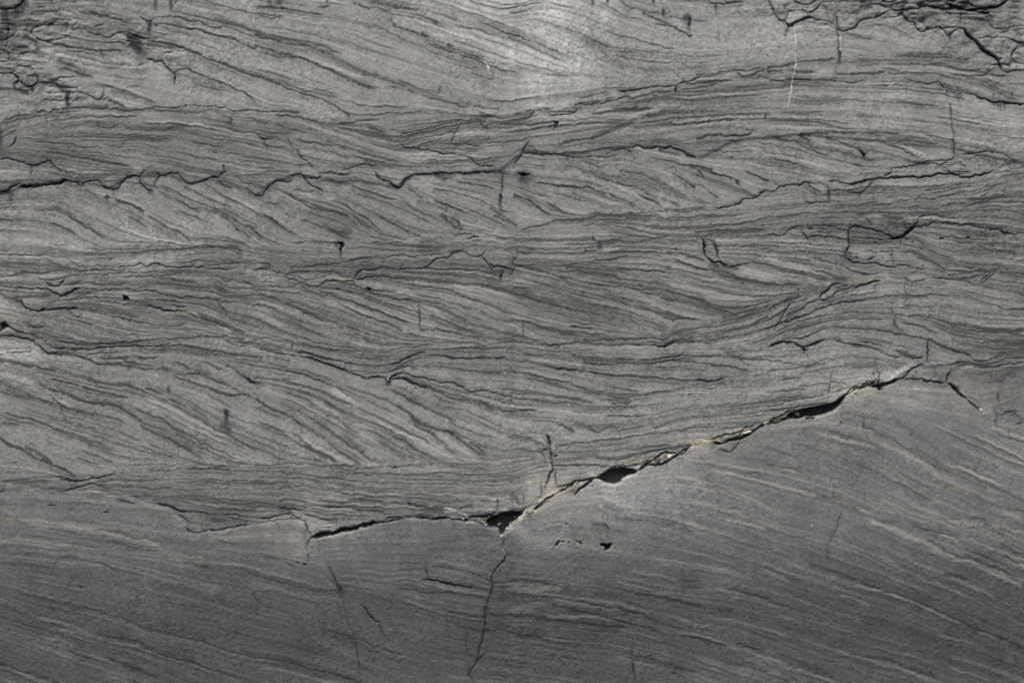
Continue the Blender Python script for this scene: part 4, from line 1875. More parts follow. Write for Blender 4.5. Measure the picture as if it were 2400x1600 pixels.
l5/5 -416,-776 -386,-785 -355,-800
c3/5 -600,-596 -590,-612
c3/5 -600,-627 -595,-640
c3/5 -16,-461 -23,-484
w4/6 -22,-484 -16,-497
c3/8 -13,-497 -15,-510 -29,-520 -39,-535 -46,-547 -47,-561
c3/7 -47,-558 -44,-573 -49,-589 -50,-599
l5/6 -52,-596 -57,-612 -58,-630
c3/7 -59,-624 -64,-640 -62,-660 -63,-673
c3/7 -63,-674 -68,-683 -69,-698 -76,-716 -80,-737
c3/6 -64,-732 -74,-739 -85,-755 -90,-765
c3/6 -80,-739 -87,-757 -96,-770
c3/5 -105,-683 -108,-706 -103,-734
c3/6 -99,-755 -101,-772 -97,-783 -92,-800
l4/5 -44,-562 -23,-563 0,-563
l12/4 -39,-573 -8,-576
l6/5 -46,-591 -23,-594 0,-589
l5/4 -49,-602 0,-602
l7/5 -59,-639 -29,-640 0,-641
l4/5 -64,-674 -39,-676 0,-682
b6/4 -54,-670 -18,-683 0,-686
l22/3 -39,-543 -3,-551
l22/3 -49,-655 -13,-665
l14/7 -69,-409 -44,-413
c3/7 -97,-411 -74,-424 -62,-431
w4/7 -95,-413 -77,-420 -59,-428
w4/7 -123,-400 -100,-410
c4/8 -100,-410 -74,-410 -59,-408 -41,-401
c3/6 -74,-426 -59,-433 -34,-432
S3/9 -57,-415 -44,-408 -29,-404 0,-400 0,-420 -13,-438 -21,-450 -27,-450 -30,-438 -35,-433 -52,-431 -59,-426
l30/7 -64,-415 -49,-420
w4/7 -35,-432 -26,-427
w3/6 -16,-438 -13,-436
w3/6 -21,-450 -26,-455
l6/3 -126,-665 -80,-676
b6/3 -289,-673 -243,-681
l9/3 -69,-778 -29,-783
S4/9 0,-400 26,-400 15,-410 5,-423 0,-428
b20/4 0,-438 20,-446 31,-466
y30/3 163,-454 194,-456
c5/9 102,-477 112,-469
h6/9 116,-468 122,-468
h8/8 131,-471 135,-470
c4/9 151,-468 163,-472
h10/7 125,-427 128,-429
l10/5 194,-429 219,-432
c4/7 217,-428 227,-437
h30/9 209,-474 222,-479 232,-474 224,-487 219,-487
w5/4 214,-456 217,-464
c2/5 237,-443 255,-446
c2/4 258,-448 270,-452
l5/4 270,-415 306,-418
l12/3 352,-423 378,-428
c3/5 421,-403 431,-413
l5/5 408,-436 413,-441
b7/5 505,-418 541,-426 582,-438
b9/4 480,-451 510,-464 541,-474
l5/5 492,-456 515,-466 541,-474
l5/4 541,-474 571,-482 600,-489
b9/4 531,-403 571,-418 600,-431
l8/4 541,-405 571,-415 600,-426
b9/4 418,-428 444,-436
l5/5 0,-561 26,-559 51,-561 82,-565 102,-570
l5/4 107,-571 133,-581 153,-589
b18/5 0,-576 41,-581 77,-579 112,-576
b9/5 15,-586 56,-590 102,-595 143,-602
l5/6 10,-594 46,-595 82,-596 107,-600
l5/6 107,-600 138,-603 168,-608 194,-617
l5/6 194,-617 214,-621 235,-623
l5/5 247,-626 270,-632 296,-636
b14/5 107,-607 143,-612 173,-617
b6/4 173,-617 209,-624 245,-630
l9/4 92,-617 122,-624 153,-631
l10/6 138,-630 168,-635 199,-639
l6/5 199,-639 230,-645 255,-654 281,-663
b10/5 97,-645 143,-645 189,-645 224,-650
l5/5 0,-641 36,-644 71,-649 107,-654
l5/6 107,-654 138,-659 179,-663 219,-667 263,-669
b18/4 0,-627 31,-622 61,-619
l8/3 77,-632 117,-645
l5/4 46,-645 82,-650
l6/4 281,-663 311,-668
l6/4 319,-670 352,-684
l5/4 219,-573 250,-579 276,-584 306,-594
l7/5 301,-594 337,-596 372,-604 403,-614
l5/3 403,-614 444,-622
b6/3 219,-579 255,-584
l9/4 184,-594 240,-594 281,-612
l8/5 314,-647 337,-655
l8/4 332,-660 367,-668 398,-673
l6/4 398,-686 434,-696 464,-709
b6/5 398,-681 439,-688 480,-701 500,-709
l5/5 439,-693 469,-704 500,-711
b8/4 500,-709 536,-721 571,-732 600,-749
l8/5 526,-706 556,-716 582,-721
b10/4 383,-647 413,-655 423,-663 459,-668
b14/4 469,-647 520,-655 561,-668
l5/4 398,-612 439,-619
l5/4 393,-561 434,-563
l12/4 398,-576 444,-576
b7/4 490,-584 531,-591 571,-602
l8/5 505,-581 551,-589 600,-602
l9/4 459,-589 510,-596
b6/3 286,-538 332,-545 378,-556
l5/3 163,-528 204,-533
b7/3 112,-520 163,-522
l8/3 168,-568 204,-568
l5/4 0,-683 41,-688 71,-696
l7/3 163,-676 209,-678 255,-683
b5/3 255,-678 296,-686 332,-696
c3/6 281,-719 282,-732 282,-744
v5/4 283,-747 286,-767 290,-798
b9/4 255,-742 296,-755 332,-760
l9/4 293,-737 332,-747
l7/5 367,-755 398,-765 429,-775
b9/4 418,-780 454,-790 480,-800
h8/7 380,-778 382,-780
b8/3 541,-765 577,-775
l6/3 332,-747 367,-755
w5/6 702,-430 703,-431
c3/5 771,-400 766,-420 758,-441 745,-466
c3/5 745,-464 739,-482 735,-510
b8/4 600,-428 620,-438 641,-446
l5/4 605,-438 641,-448
l8/3 646,-454 687,-461
l5/4 615,-494 651,-508
l5/4 692,-519 717,-528 753,-539
l6/5 758,-540 789,-552 819,-563 845,-571
l6/5 845,-571 876,-584 896,-589
l6/5 901,-591 932,-603 962,-614
l6/5 962,-614 993,-627 1018,-642 1049,-655
l5/4 1049,-655 1090,-676 1136,-691 1200,-719
b6/6 881,-589 916,-602
b6/5 814,-573 850,-581 865,-581
b6/5 927,-604 967,-624 1008,-641
b6/4 1013,-647 1049,-663
b14/6 847,-423 876,-433 901,-446 932,-459
b10/6 932,-459 962,-469 988,-479
b12/6 993,-489 1029,-502
b7/6 1044,-512 1085,-520
b10/6 1085,-525 1120,-540 1151,-553 1182,-568
l5/5 942,-431 978,-441 1008,-448 1044,-456
l9/4 865,-420 901,-423
l5/5 1008,-489 1039,-499 1069,-510
l6/5 1069,-507 1110,-522 1146,-535 1182,-553
l5/4 978,-466 1013,-487
b6/5 1013,-456 1034,-461 1041,-468
b9/5 1031,-418 1059,-426 1080,-428
b8/4 993,-403 1018,-410
b12/5 1136,-431 1166,-438 1187,-446
b12/4 1146,-400 1182,-413
c2/5 1069,-415 1085,-411 1103,-413
c2/5 1105,-418 1110,-428
h10/6 1077,-434 1080,-436
l6/4 1008,-405 1049,-418
b6/4 1100,-446 1126,-459 1151,-471
b7/4 1136,-487 1171,-502 1200,-512
b9/5 1166,-516 1192,-525 1200,-530
l7/5 1146,-474 1177,-492 1200,-499
l5/5 1156,-505 1187,-520
l5/4 1105,-426 1141,-446
b7/5 1177,-551 1197,-558
l6/4 1069,-489 1110,-507 1146,-522
b5/4 865,-502 891,-517
b7/4 944,-520 978,-533 1008,-543
l14/5 1018,-545 1049,-551 1059,-556
b7/5 1034,-556 1054,-563
b6/4 1059,-568 1100,-584 1120,-594
b6/4 998,-568 1034,-584 1054,-594
b6/3 957,-556 998,-571
b9/5 779,-596 804,-602 824,-612
b4/3 830,-617 865,-624
l5/3 845,-619 865,-622
b5/4 927,-650 962,-663 998,-676
b6/3 1008,-688 1049,-701 1080,-706
b6/4 1100,-686 1141,-701 1161,-706
l5/3 1141,-696 1182,-714
b6/3 1126,-617 1161,-635
b6/4 626,-645 656,-650 677,-658
b6/3 722,-660 763,-673 804,-686
b6/3 865,-696 906,-709
b7/4 600,-540 626,-551
b6/4 600,-676 631,-686
b9/5 776,-729 814,-739 850,-752
b12/5 850,-752 886,-760 916,-767
b14/5 916,-772 957,-788 998,-798
l7/5 789,-729 824,-739 855,-744
l12/4 870,-742 896,-749 916,-762
l6/4 916,-765 952,-775 983,-778
l5/5 983,-780 998,-793
b12/4 753,-755 789,-757 819,-770
b12/6 638,-760 671,-770 707,-785 753,-798
b12/5 600,-742 631,-752
l8/4 626,-732 661,-747 682,-755
l6/5 677,-752 712,-770 753,-785
b9/5 610,-778 646,-788 666,-798
l14/4 636,-778 666,-793
b6/4 1034,-767 1074,-780 1105,-790
b5/3 870,-721 932,-737 983,-752
l6/3 600,-609 641,-622 682,-635
P0/9 -1200,800 -1138,800 -1152,789 -1167,776 -1185,777 -1200,780
P0/9 640,752 646,767 656,774 674,776 687,773 696,762 694,757 674,749 659,746 651,739 645,740
P0/9 601,800 608,782 615,772 620,757 633,750 640,753 646,767 642,773 638,785 659,799
P0/9 659,799 677,790 697,790 710,797 725,799 717,780 702,769 692,769 674,776 656,774 646,768 638,785
P0/9 809,800 824,792 837,789 855,790 870,785 888,780 893,776 914,778 942,778 962,782 972,785 988,799
P0/9 763,773 799,772 845,782 870,785 888,780 891,777 876,771 855,760 830,755 814,749 808,738 799,732 776,727 767,729 763,744 759,769
P0/9 909,774 942,778 972,784 993,782 1018,780 1039,781 1052,776 1053,739 1039,732 1029,718 1018,718 1011,729 1001,736 983,734 970,731 965,726 957,725 948,732 942,746 929,748 919,762
P0/9 743,748 742,774 753,774 759,769 758,749
P0/9 697,762 717,780 728,794 738,777 742,757 733,753 712,754
P0/9 1053,739 1057,774 1085,774 1128,759 1200,723 1200,637 1148,634 1146,644 1138,662 1123,670 1105,680 1090,698 1074,712 1059,731
P0/9 -871,387 -857,399 -833,395 -826,387 -833,377 -838,362 -844,353 -858,358 -868,367 -872,380
P0/9 -323,400 -317,387 -307,377 -284,374 -282,367 -271,358 -261,360 -253,372 -243,383 -230,389 -243,400
P0/9 784,352 789,348 812,345 822,348 830,357 840,369 853,378 835,378 824,373 807,368 794,364
P0/9 789,260 794,267 804,270 830,265 855,258 870,257 883,249 898,242 912,237 910,219 901,212 850,209 817,207 791,211 790,224 788,247
P0/9 446,239 467,237 480,216 481,196 477,183 454,196 449,211 452,227
P0/9 -488,-400 -457,-411 -424,-420 -414,-426 -411,-433 -427,-448 -447,-454 -464,-457 -475,-443 -480,-428 -488,-418 -498,-413
P0/9 485,-255 508,-259 515,-259 526,-245 538,-230 520,-229 500,-235
P0/9 97,-296 102,-311 105,-337 122,-338 143,-332 179,-320 198,-319 179,-307 138,-293
P0/9 978,-55 1018,-56 1026,-69 1020,-79 1017,-89 1008,-97 993,-94 967,-93 957,-87 927,-84 939,-66 967,-54
P0/9 1026,-69 1064,-51 1136,-60 1200,-48 1200,-117 1141,-143 1120,-156 1100,-163 1085,-153 1064,-135 1023,-99 1017,-89 1020,-79
"""

STEP = 1.72
NX, NZ = 712, 476
xs = (np.arange(2 * NX + 1) - NX) * STEP
zs = (np.arange(2 * NZ + 1) - NZ) * STEP
W, H = len(xs), len(zs)
X, Z = np.meshgrid(xs.astype(np.float32), zs.astype(np.float32))
rng = np.random.default_rng(11)


def vnoise(x, z, cell, seed):
    """smooth value noise, 0..1"""
    r = np.random.default_rng(seed)
    gx, gz = x / cell, z / cell
    x0, z0 = np.floor(gx), np.floor(gz)
    fx, fz = (gx - x0).astype(np.float32), (gz - z0).astype(np.float32)
    x0 = x0.astype(np.int64); z0 = z0.astype(np.int64)
    x0 -= x0.min(); z0 -= z0.min()
    lat = r.random((int(z0.max()) + 2, int(x0.max()) + 2), dtype=np.float32)
    fx = fx * fx * (3 - 2 * fx); fz = fz * fz * (3 - 2 * fz)
    a = lat[z0, x0]; b = lat[z0, x0 + 1]; c = lat[z0 + 1, x0]; d = lat[z0 + 1, x0 + 1]
    return (a + (b - a) * fx) * (1 - fz) + (c + (d - c) * fx) * fz


def gblur(a, sig):
    """gaussian blur, sigma in cells, edges mirrored"""
    p = int(min(4 * sig + 1, min(a.shape) - 1))
    b = np.pad(a, p, mode='reflect')
    fz = np.fft.fftfreq(b.shape[0])[:, None]; fx = np.fft.rfftfreq(b.shape[1])[None, :]
    g = np.exp(-2 * (np.pi * sig) ** 2 * (fx * fx + fz * fz))
    b = np.fft.irfft2(np.fft.rfft2(b) * g, s=b.shape)
    return b[p:-p, p:-p].astype(np.float32)


def sstep(e0, e1, v):
    t = np.clip((np.asarray(v) - e0) / (e1 - e0), 0, 1)
    return t * t * (3 - 2 * t)


def undercut(z):
    return 140.0 * sstep(-300, -950, z) ** 1.6


items = []
for ln in SURVEY.strip().split("\n"):
    head, *pts = ln.split()
    k = head[0]; w, s = head[1:].split("/")
    P = np.array([[float(v) for v in p.split(",")] for p in pts])
    P = P * (1 + undercut(P[:, 1:2]) / 5667.0)             # true size where the foot of the face lies farther back
    q = int(s)
    items.append((k, float(w), (0, .15, .3, .52, .76, .92, 1.0, 1.0, 1.0, 1.0)[q] if k in 'lv' else (0, .1, .2, .3, .5, .68, .8, .9, 1.0, 1.0)[q] if k == 'c' else q / 9.0, P))


def smooth_line(P, n):
    for _ in range(n):
        if len(P) < 3:
            break
        Q = np.empty((2 * len(P) - 2, 2))
        Q[0::2] = 0.75 * P[:-1] + 0.25 * P[1:]
        Q[1::2] = 0.25 * P[:-1] + 0.75 * P[1:]
        P = np.vstack([P[:1], Q, P[-1:]])
    return P


# ragged natural edges: lines are looked up through a slightly warped grid
XW = X + 3.6 * (vnoise(X, Z, 21, 1) - .5) + 2.6 * (vnoise(X, Z, 7, 2) - .5)
ZW = Z + 4.6 * (vnoise(X, Z, 21, 3) - .5) + 3.2 * (vnoise(X, Z, 7, 4) - .5)
RAG = vnoise(X, Z, 9, 5)
R4 = vnoise(X, Z, 4.2, 6)
ALONG = vnoise(X, Z, 34, 7) * .65 + vnoise(X, Z, 13, 8) * .35

dark = np.zeros_like(X); pale = np.zeros_like(X); dirt = np.zeros_like(X); stain = np.zeros_like(X)
tan_ = np.zeros_like(X); white = np.zeros_like(X); cut = np.zeros_like(X); shale_hollow = np.zeros_like(X)
dcr = np.full_like(X, 1e3); shade = np.zeros_like(X)
veinid = np.zeros(X.shape, np.int16)
nvein = 0


def window(P, pad):
    i0 = max(int((P[:, 0].min() - pad + NX * STEP) / STEP), 0); i1 = min(int((P[:, 0].max() + pad + NX * STEP) / STEP) + 2, W)
    j0 = max(int((P[:, 1].min() - pad + NZ * STEP) / STEP), 0); j1 = min(int((P[:, 1].max() + pad + NZ * STEP) / STEP) + 2, H)
    return slice(j0, j1), slice(i0, i1)


def distances(P, pad):
    """distance to the polyline and position along it (0..1) in a window around it"""
    sl = window(P, pad)
    x, z = XW[sl], ZW[sl]
    best = np.full(x.shape, 1e6, np.float32); tt = np.zeros(x.shape, np.float32)
    seg = np.hypot(*(P[1:] - P[:-1]).T); L = np.concatenate([[0], np.cumsum(seg)]); T = max(L[-1], 1e-3)
    for i in range(len(P) - 1):
        ax, az = P[i]; bx, bz = P[i + 1]
        dx, dz = bx - ax, bz - az
        q = dx * dx + dz * dz
        if q < 1e-6:
            continue
        a0 = max(int((min(ax, bx) - pad - 4 + NX * STEP) / STEP) - sl[1].start, 0); a1 = int((max(ax, bx) + pad + 4 + NX * STEP) / STEP) + 2 - sl[1].start
        b0_ = max(int((min(az, bz) - pad - 4 + NZ * STEP) / STEP) - sl[0].start, 0); b1_ = int((max(az, bz) + pad + 4 + NZ * STEP) / STEP) + 2 - sl[0].start
        if a1 <= a0 or b1_ <= b0_:
            continue
        xs_, zs_ = x[b0_:b1_, a0:a1], z[b0_:b1_, a0:a1]
        t = np.clip(((xs_ - ax) * dx + (zs_ - az) * dz) / q, 0, 1)
        d = np.hypot(xs_ - ax - t * dx, zs_ - az - t * dz)
        bs = best[b0_:b1_, a0:a1]; ts = tt[b0_:b1_, a0:a1]
        m = d < bs
        bs[m] = d[m]; ts[m] = ((L[i] + t * seg[i]) / T)[m]
    return sl, best, tt, T


def inside(P, sl):
    x, z = XW[sl], ZW[sl]
    r = np.zeros(x.shape, bool)
    for i in range(len(P)):
        ax, az = P[i - 1]; bx, bz = P[i]
        if az == bz:
            continue
        r ^= ((az > z) != (bz > z)) & (x < (bx - ax) * (z - az) / (bz - az) + ax)
    return r


# ---- beds, from the bounding surfaces between them (x, down from the top edge)
BOUNDS = [
 [(0,290),(45,272),(140,258),(260,250),(360,252),(480,250),(560,262),(620,265),(760,275),(900,262),(1140,268),(1250,262),(1330,250),(1440,235),(1580,200),(1680,180),(1800,160),(1960,137),(2100,130),(2340,160),(2400,160)],
 [(0,455),(60,437),(150,423),(200,428),(260,440),(300,415),(350,412),(400,413),(445,430),(510,416),(560,436),(600,460),(640,430),(690,412),(760,420),(870,430),(930,440),(970,410),(1100,405),(1170,400),(1230,355),(1300,362),(1480,342),(1580,347),(1640,372),(1720,330),(1860,315),(2050,330),(2240,350),(2400,385)],
 [(0,592),(250,592),(440,580),(560,582),(800,570),(1000,560),(1200,540),(1400,497),(1650,483),(1740,472),(1800,450),(1880,432),(2000,428),(2120,418),(2200,408),(2300,400),(2400,395)],
 [(0,762),(30,770),(110,830),(200,838),(260,818),(330,808),(420,798),(480,795),(560,808),(700,826),(830,880),(905,893),(950,845),(1020,812),(1200,806),(1400,803),(1560,796),(1640,775),(1750,745),(1850,705),(1920,690),(2020,668),(2060,658),(2180,652),(2290,668),(2340,633),(2400,640)],
 [(0,1131),(150,1122),(200,1122),(270,1110),(400,1100),(600,1088),(840,1088),(1060,1088),(1200,1090),(1280,1070),(1300,1045),(1400,1030),(1600,1005),(1800,955),(1960,915),(2000,900),(2150,852),(2400,840)],
 [(0,1135),(60,1142),(150,1150),(280,1155),(330,1175),(400,1195),(420,1212),(445,1247),(510,1245),(600,1226),(690,1213),(720,1230),(735,1258),(800,1245),(880,1228),(960,1213),(1080,1215),(1150,1232),(1180,1250),(1250,1185),(1300,1155),(1400,1115),(1440,1132),(1500,1095),(1560,1082),(1620,1045),(1760,1000),(1860,980),(1930,970),(1985,920),(2060,900),(2130,858),(2180,855),(2300,860),(2400,848)],
]
bed = np.zeros(X.shape, np.int16)
for B in BOUNDS:
    B = np.array(B, float)
    bz = 800 - np.interp(XW, B[:, 0] - 1200, B[:, 1])
    bed += (ZW < bz)
bed[(bed == 4) & (X > 950)] = 7

# ---- bedding direction everywhere, from the surveyed laminae
CS = 8.0
gw, gh = int(2 * NX * STEP / CS) + 3, int(2 * NZ * STEP / CS) + 3
c2 = np.zeros((gh, gw)); s2 = np.zeros((gh, gw)); wt = np.zeros((gh, gw))
for k, w, s, P in items:
    if k not in "lbc":
        continue
    for i in range(len(P) - 1):
        d = P[i + 1] - P[i]; n = np.hypot(*d)
        if n < 1:
            continue
        a = math.atan2(d[1], d[0])
        if k == 'c' and abs(math.sin(a)) > 0.45:
            continue
        m = int(n / 4) + 1
        q = P[i] + np.linspace(0, 1, m)[:, None] * d
        ix = np.clip(((q[:, 0] + NX * STEP) / CS).astype(int), 0, gw - 1)
        iz = np.clip(((q[:, 1] + NZ * STEP) / CS).astype(int), 0, gh - 1)
        f = n / m * (0.5 if k == 'c' else 1.0)
        np.add.at(c2, (iz, ix), f * math.cos(2 * a)); np.add.at(s2, (iz, ix), f * math.sin(2 * a)); np.add.at(wt, (iz, ix), f)
C = np.zeros((gh, gw)); S = np.zeros((gh, gw))
for sg, g in ((1.6, 1.0), (4, .35), (10, .08), (30, .01)):
    C += g * gblur(c2, sg); S += g * gblur(s2, sg)
n = np.hypot(C, S) + 1e-9
C /= n; S /= n


def bil(a, fx, fz):
    fx = np.clip(fx, 0, a.shape[1] - 1.001); fz = np.clip(fz, 0, a.shape[0] - 1.001)
    i = fx.astype(np.int32); j = fz.astype(np.int32); u = (fx - i).astype(np.float32); v = (fz - j).astype(np.float32)
    return (a[j, i] * (1 - u) + a[j, i + 1] * u) * (1 - v) + (a[j + 1, i] * (1 - u) + a[j + 1, i + 1] * u) * v


def streaks(step, length, seed, soft):
    """noise smeared along the bedding: fine laminae that follow the surveyed ones. 0-mean, unit variance"""
    x = np.arange(-NX * STEP, NX * STEP + step, step, dtype=np.float32); z = np.arange(-NZ * STEP, NZ * STEP + step, step, dtype=np.float32)
    xx, zz = np.meshgrid(x, z)
    r = np.random.default_rng(seed).standard_normal(xx.shape).astype(np.float32)
    r = gblur(r, soft)
    c = bil(C, (xx + NX * STEP) / CS, (zz + NZ * STEP) / CS); s = bil(S, (xx + NX * STEP) / CS, (zz + NZ * STEP) / CS)
    th = 0.5 * np.arctan2(s, c)
    ux, uz = np.cos(th), np.sin(th)
    acc = r.copy()
    m = int(length / (step * 1.5))
    for sign in (1, -1):
        fx = (xx + NX * STEP) / step; fz = (zz + NZ * STEP) / step
        for i in range(m):
            ii = np.clip(fx.astype(np.int32), 0, r.shape[1] - 1); jj = np.clip(fz.astype(np.int32), 0, r.shape[0] - 1)
            fx = fx + sign * 1.5 * ux[jj, ii]; fz = fz + sign * 1.5 * uz[jj, ii]
            ii = np.clip(fx.astype(np.int32), 0, r.shape[1] - 1); jj = np.clip(fz.astype(np.int32), 0, r.shape[0] - 1)
            acc += r[jj, ii] * (1 - i / m)
    acc -= acc.mean(); acc /= acc.std()
    return bil(acc, (X + NX * STEP) / step, (Z + NZ * STEP) / step)


FINE = streaks(STEP, 75, 21, 0.6)
MID = streaks(2 * STEP, 170, 22, 0.7)
BROAD = streaks(4 * STEP, 360, 23, 0.8)

def roughen(P):
    for amp in (0.07, 0.09):
        if len(P) < 2:
            break
        d = P[1:] - P[:-1]
        n = np.hypot(d[:, 0], d[:, 1])
        off = np.clip(rng.standard_normal(len(d)) * amp * n, -2.2, 2.2) / np.maximum(n, 1e-6)
        mid = 0.5 * (P[1:] + P[:-1]) + np.column_stack([-d[:, 1], d[:, 0]]) * off[:, None]
        Q = np.empty((2 * len(P) - 1, 2)); Q[0::2] = P; Q[1::2] = mid
        P = Q
    return P

# hair cracks that split off the surveyed ones
hairs = []
for k, w, s, P in items:
    if k != 'c' or s < 0.6 or w < 3:
        continue
    d = P[1:] - P[:-1]; n = np.hypot(d[:, 0], d[:, 1])
    for i in range(len(d)):
        if n[i] < 4 or rng.random() > n[i] / 34:
            continue
        p = P[i] + d[i] * rng.random()
        a = math.atan2(d[i, 1], d[i, 0]) + rng.choice([-1, 1]) * rng.uniform(0.2, 1.5) + rng.choice([0, math.pi])
        q = [p]
        for _ in range(rng.integers(2, 5)):
            a += rng.normal(0, .35)
            p = p + rng.uniform(3, 8) * np.array([math.cos(a), math.sin(a)]); q.append(p)
        hairs.append(('c', 1.5, s * rng.uniform(.45, .75), np.array(q)))
items += hairs

# laminae too fine to survey one by one: threads that follow the bedding and stop at the bed boundaries
def bed_at(x, z):
    i = min(max(int(round(x / STEP)) + NX, 0), W - 1); j = min(max(int(round(z / STEP)) + NZ, 0), H - 1)
    return bed[j, i]


threads = []
TH = 0.5 * np.arctan2(S, C)
GAP = (24, 8.6, 18, 8.2, 19, 8.6, 24, 9)
for zz_ in np.arange(-830, 831, 8.0):
    for xx_ in np.arange(-1225, 1226, 120.0):
        x, z = xx_ + rng.uniform(-60, 60), zz_ + rng.uniform(-4, 4)
        b0 = bed_at(x, z)
        if rng.random() > 8.0 / GAP[b0] or (b0 < 2 and x > 150 and rng.random() < 0.55):      # the two top beds are massive on the right
            continue
        n_ = rng.uniform(70, 300) * (1.5 if b0 == 6 else 1)
        line = [np.array([x, z])]
        for sign in (1, -1):
            p = np.array([x, z]); got = 0
            while got < n_ / 2:
                th = TH[min(max(int((p[1] + NZ * STEP) / CS + .5), 0), gh - 1), min(max(int((p[0] + NX * STEP) / CS + .5), 0), gw - 1)]
                p = p + sign * 14 * np.array([math.cos(th), math.sin(th)]); got += 14
                if abs(p[0]) > 1240 or abs(p[1]) > 836 or bed_at(*p) != b0:
                    break
                line = line + [p] if sign > 0 else [p] + line
        if len(line) < 4:
            continue
        soft = b0 == 6
        kind = 'b' if rng.random() < 0.3 else 'l'
        w_ = rng.uniform(3, 8) if soft else rng.uniform(1.5, 3.2)
        threads.append((kind, w_, rng.uniform(.10, .26) * (1.3 if kind == 'b' else 1) if soft else rng.uniform(.15, .85) ** 1.2 * (1 if kind == 'l' else .55), np.array(line)))
nsurvey = len(items)
items += threads

# a seam that another piece of survey carries on does not fade out at the join
allp = np.concatenate([np.column_stack([smooth_line(P, 2), np.full(len(smooth_line(P, 2)), n_)]) for n_, (k, w, s, P) in enumerate(items[:nsurvey]) if k in 'lc'])
def carried_on(p, n_):
    if abs(p[0]) > 1185 or abs(p[1]) > 785:
        return True
    m = (np.abs(allp[:, 0] - p[0]) < 13) & (np.abs(allp[:, 1] - p[1]) < 9) & (allp[:, 2] != n_)
    return bool(m.any())

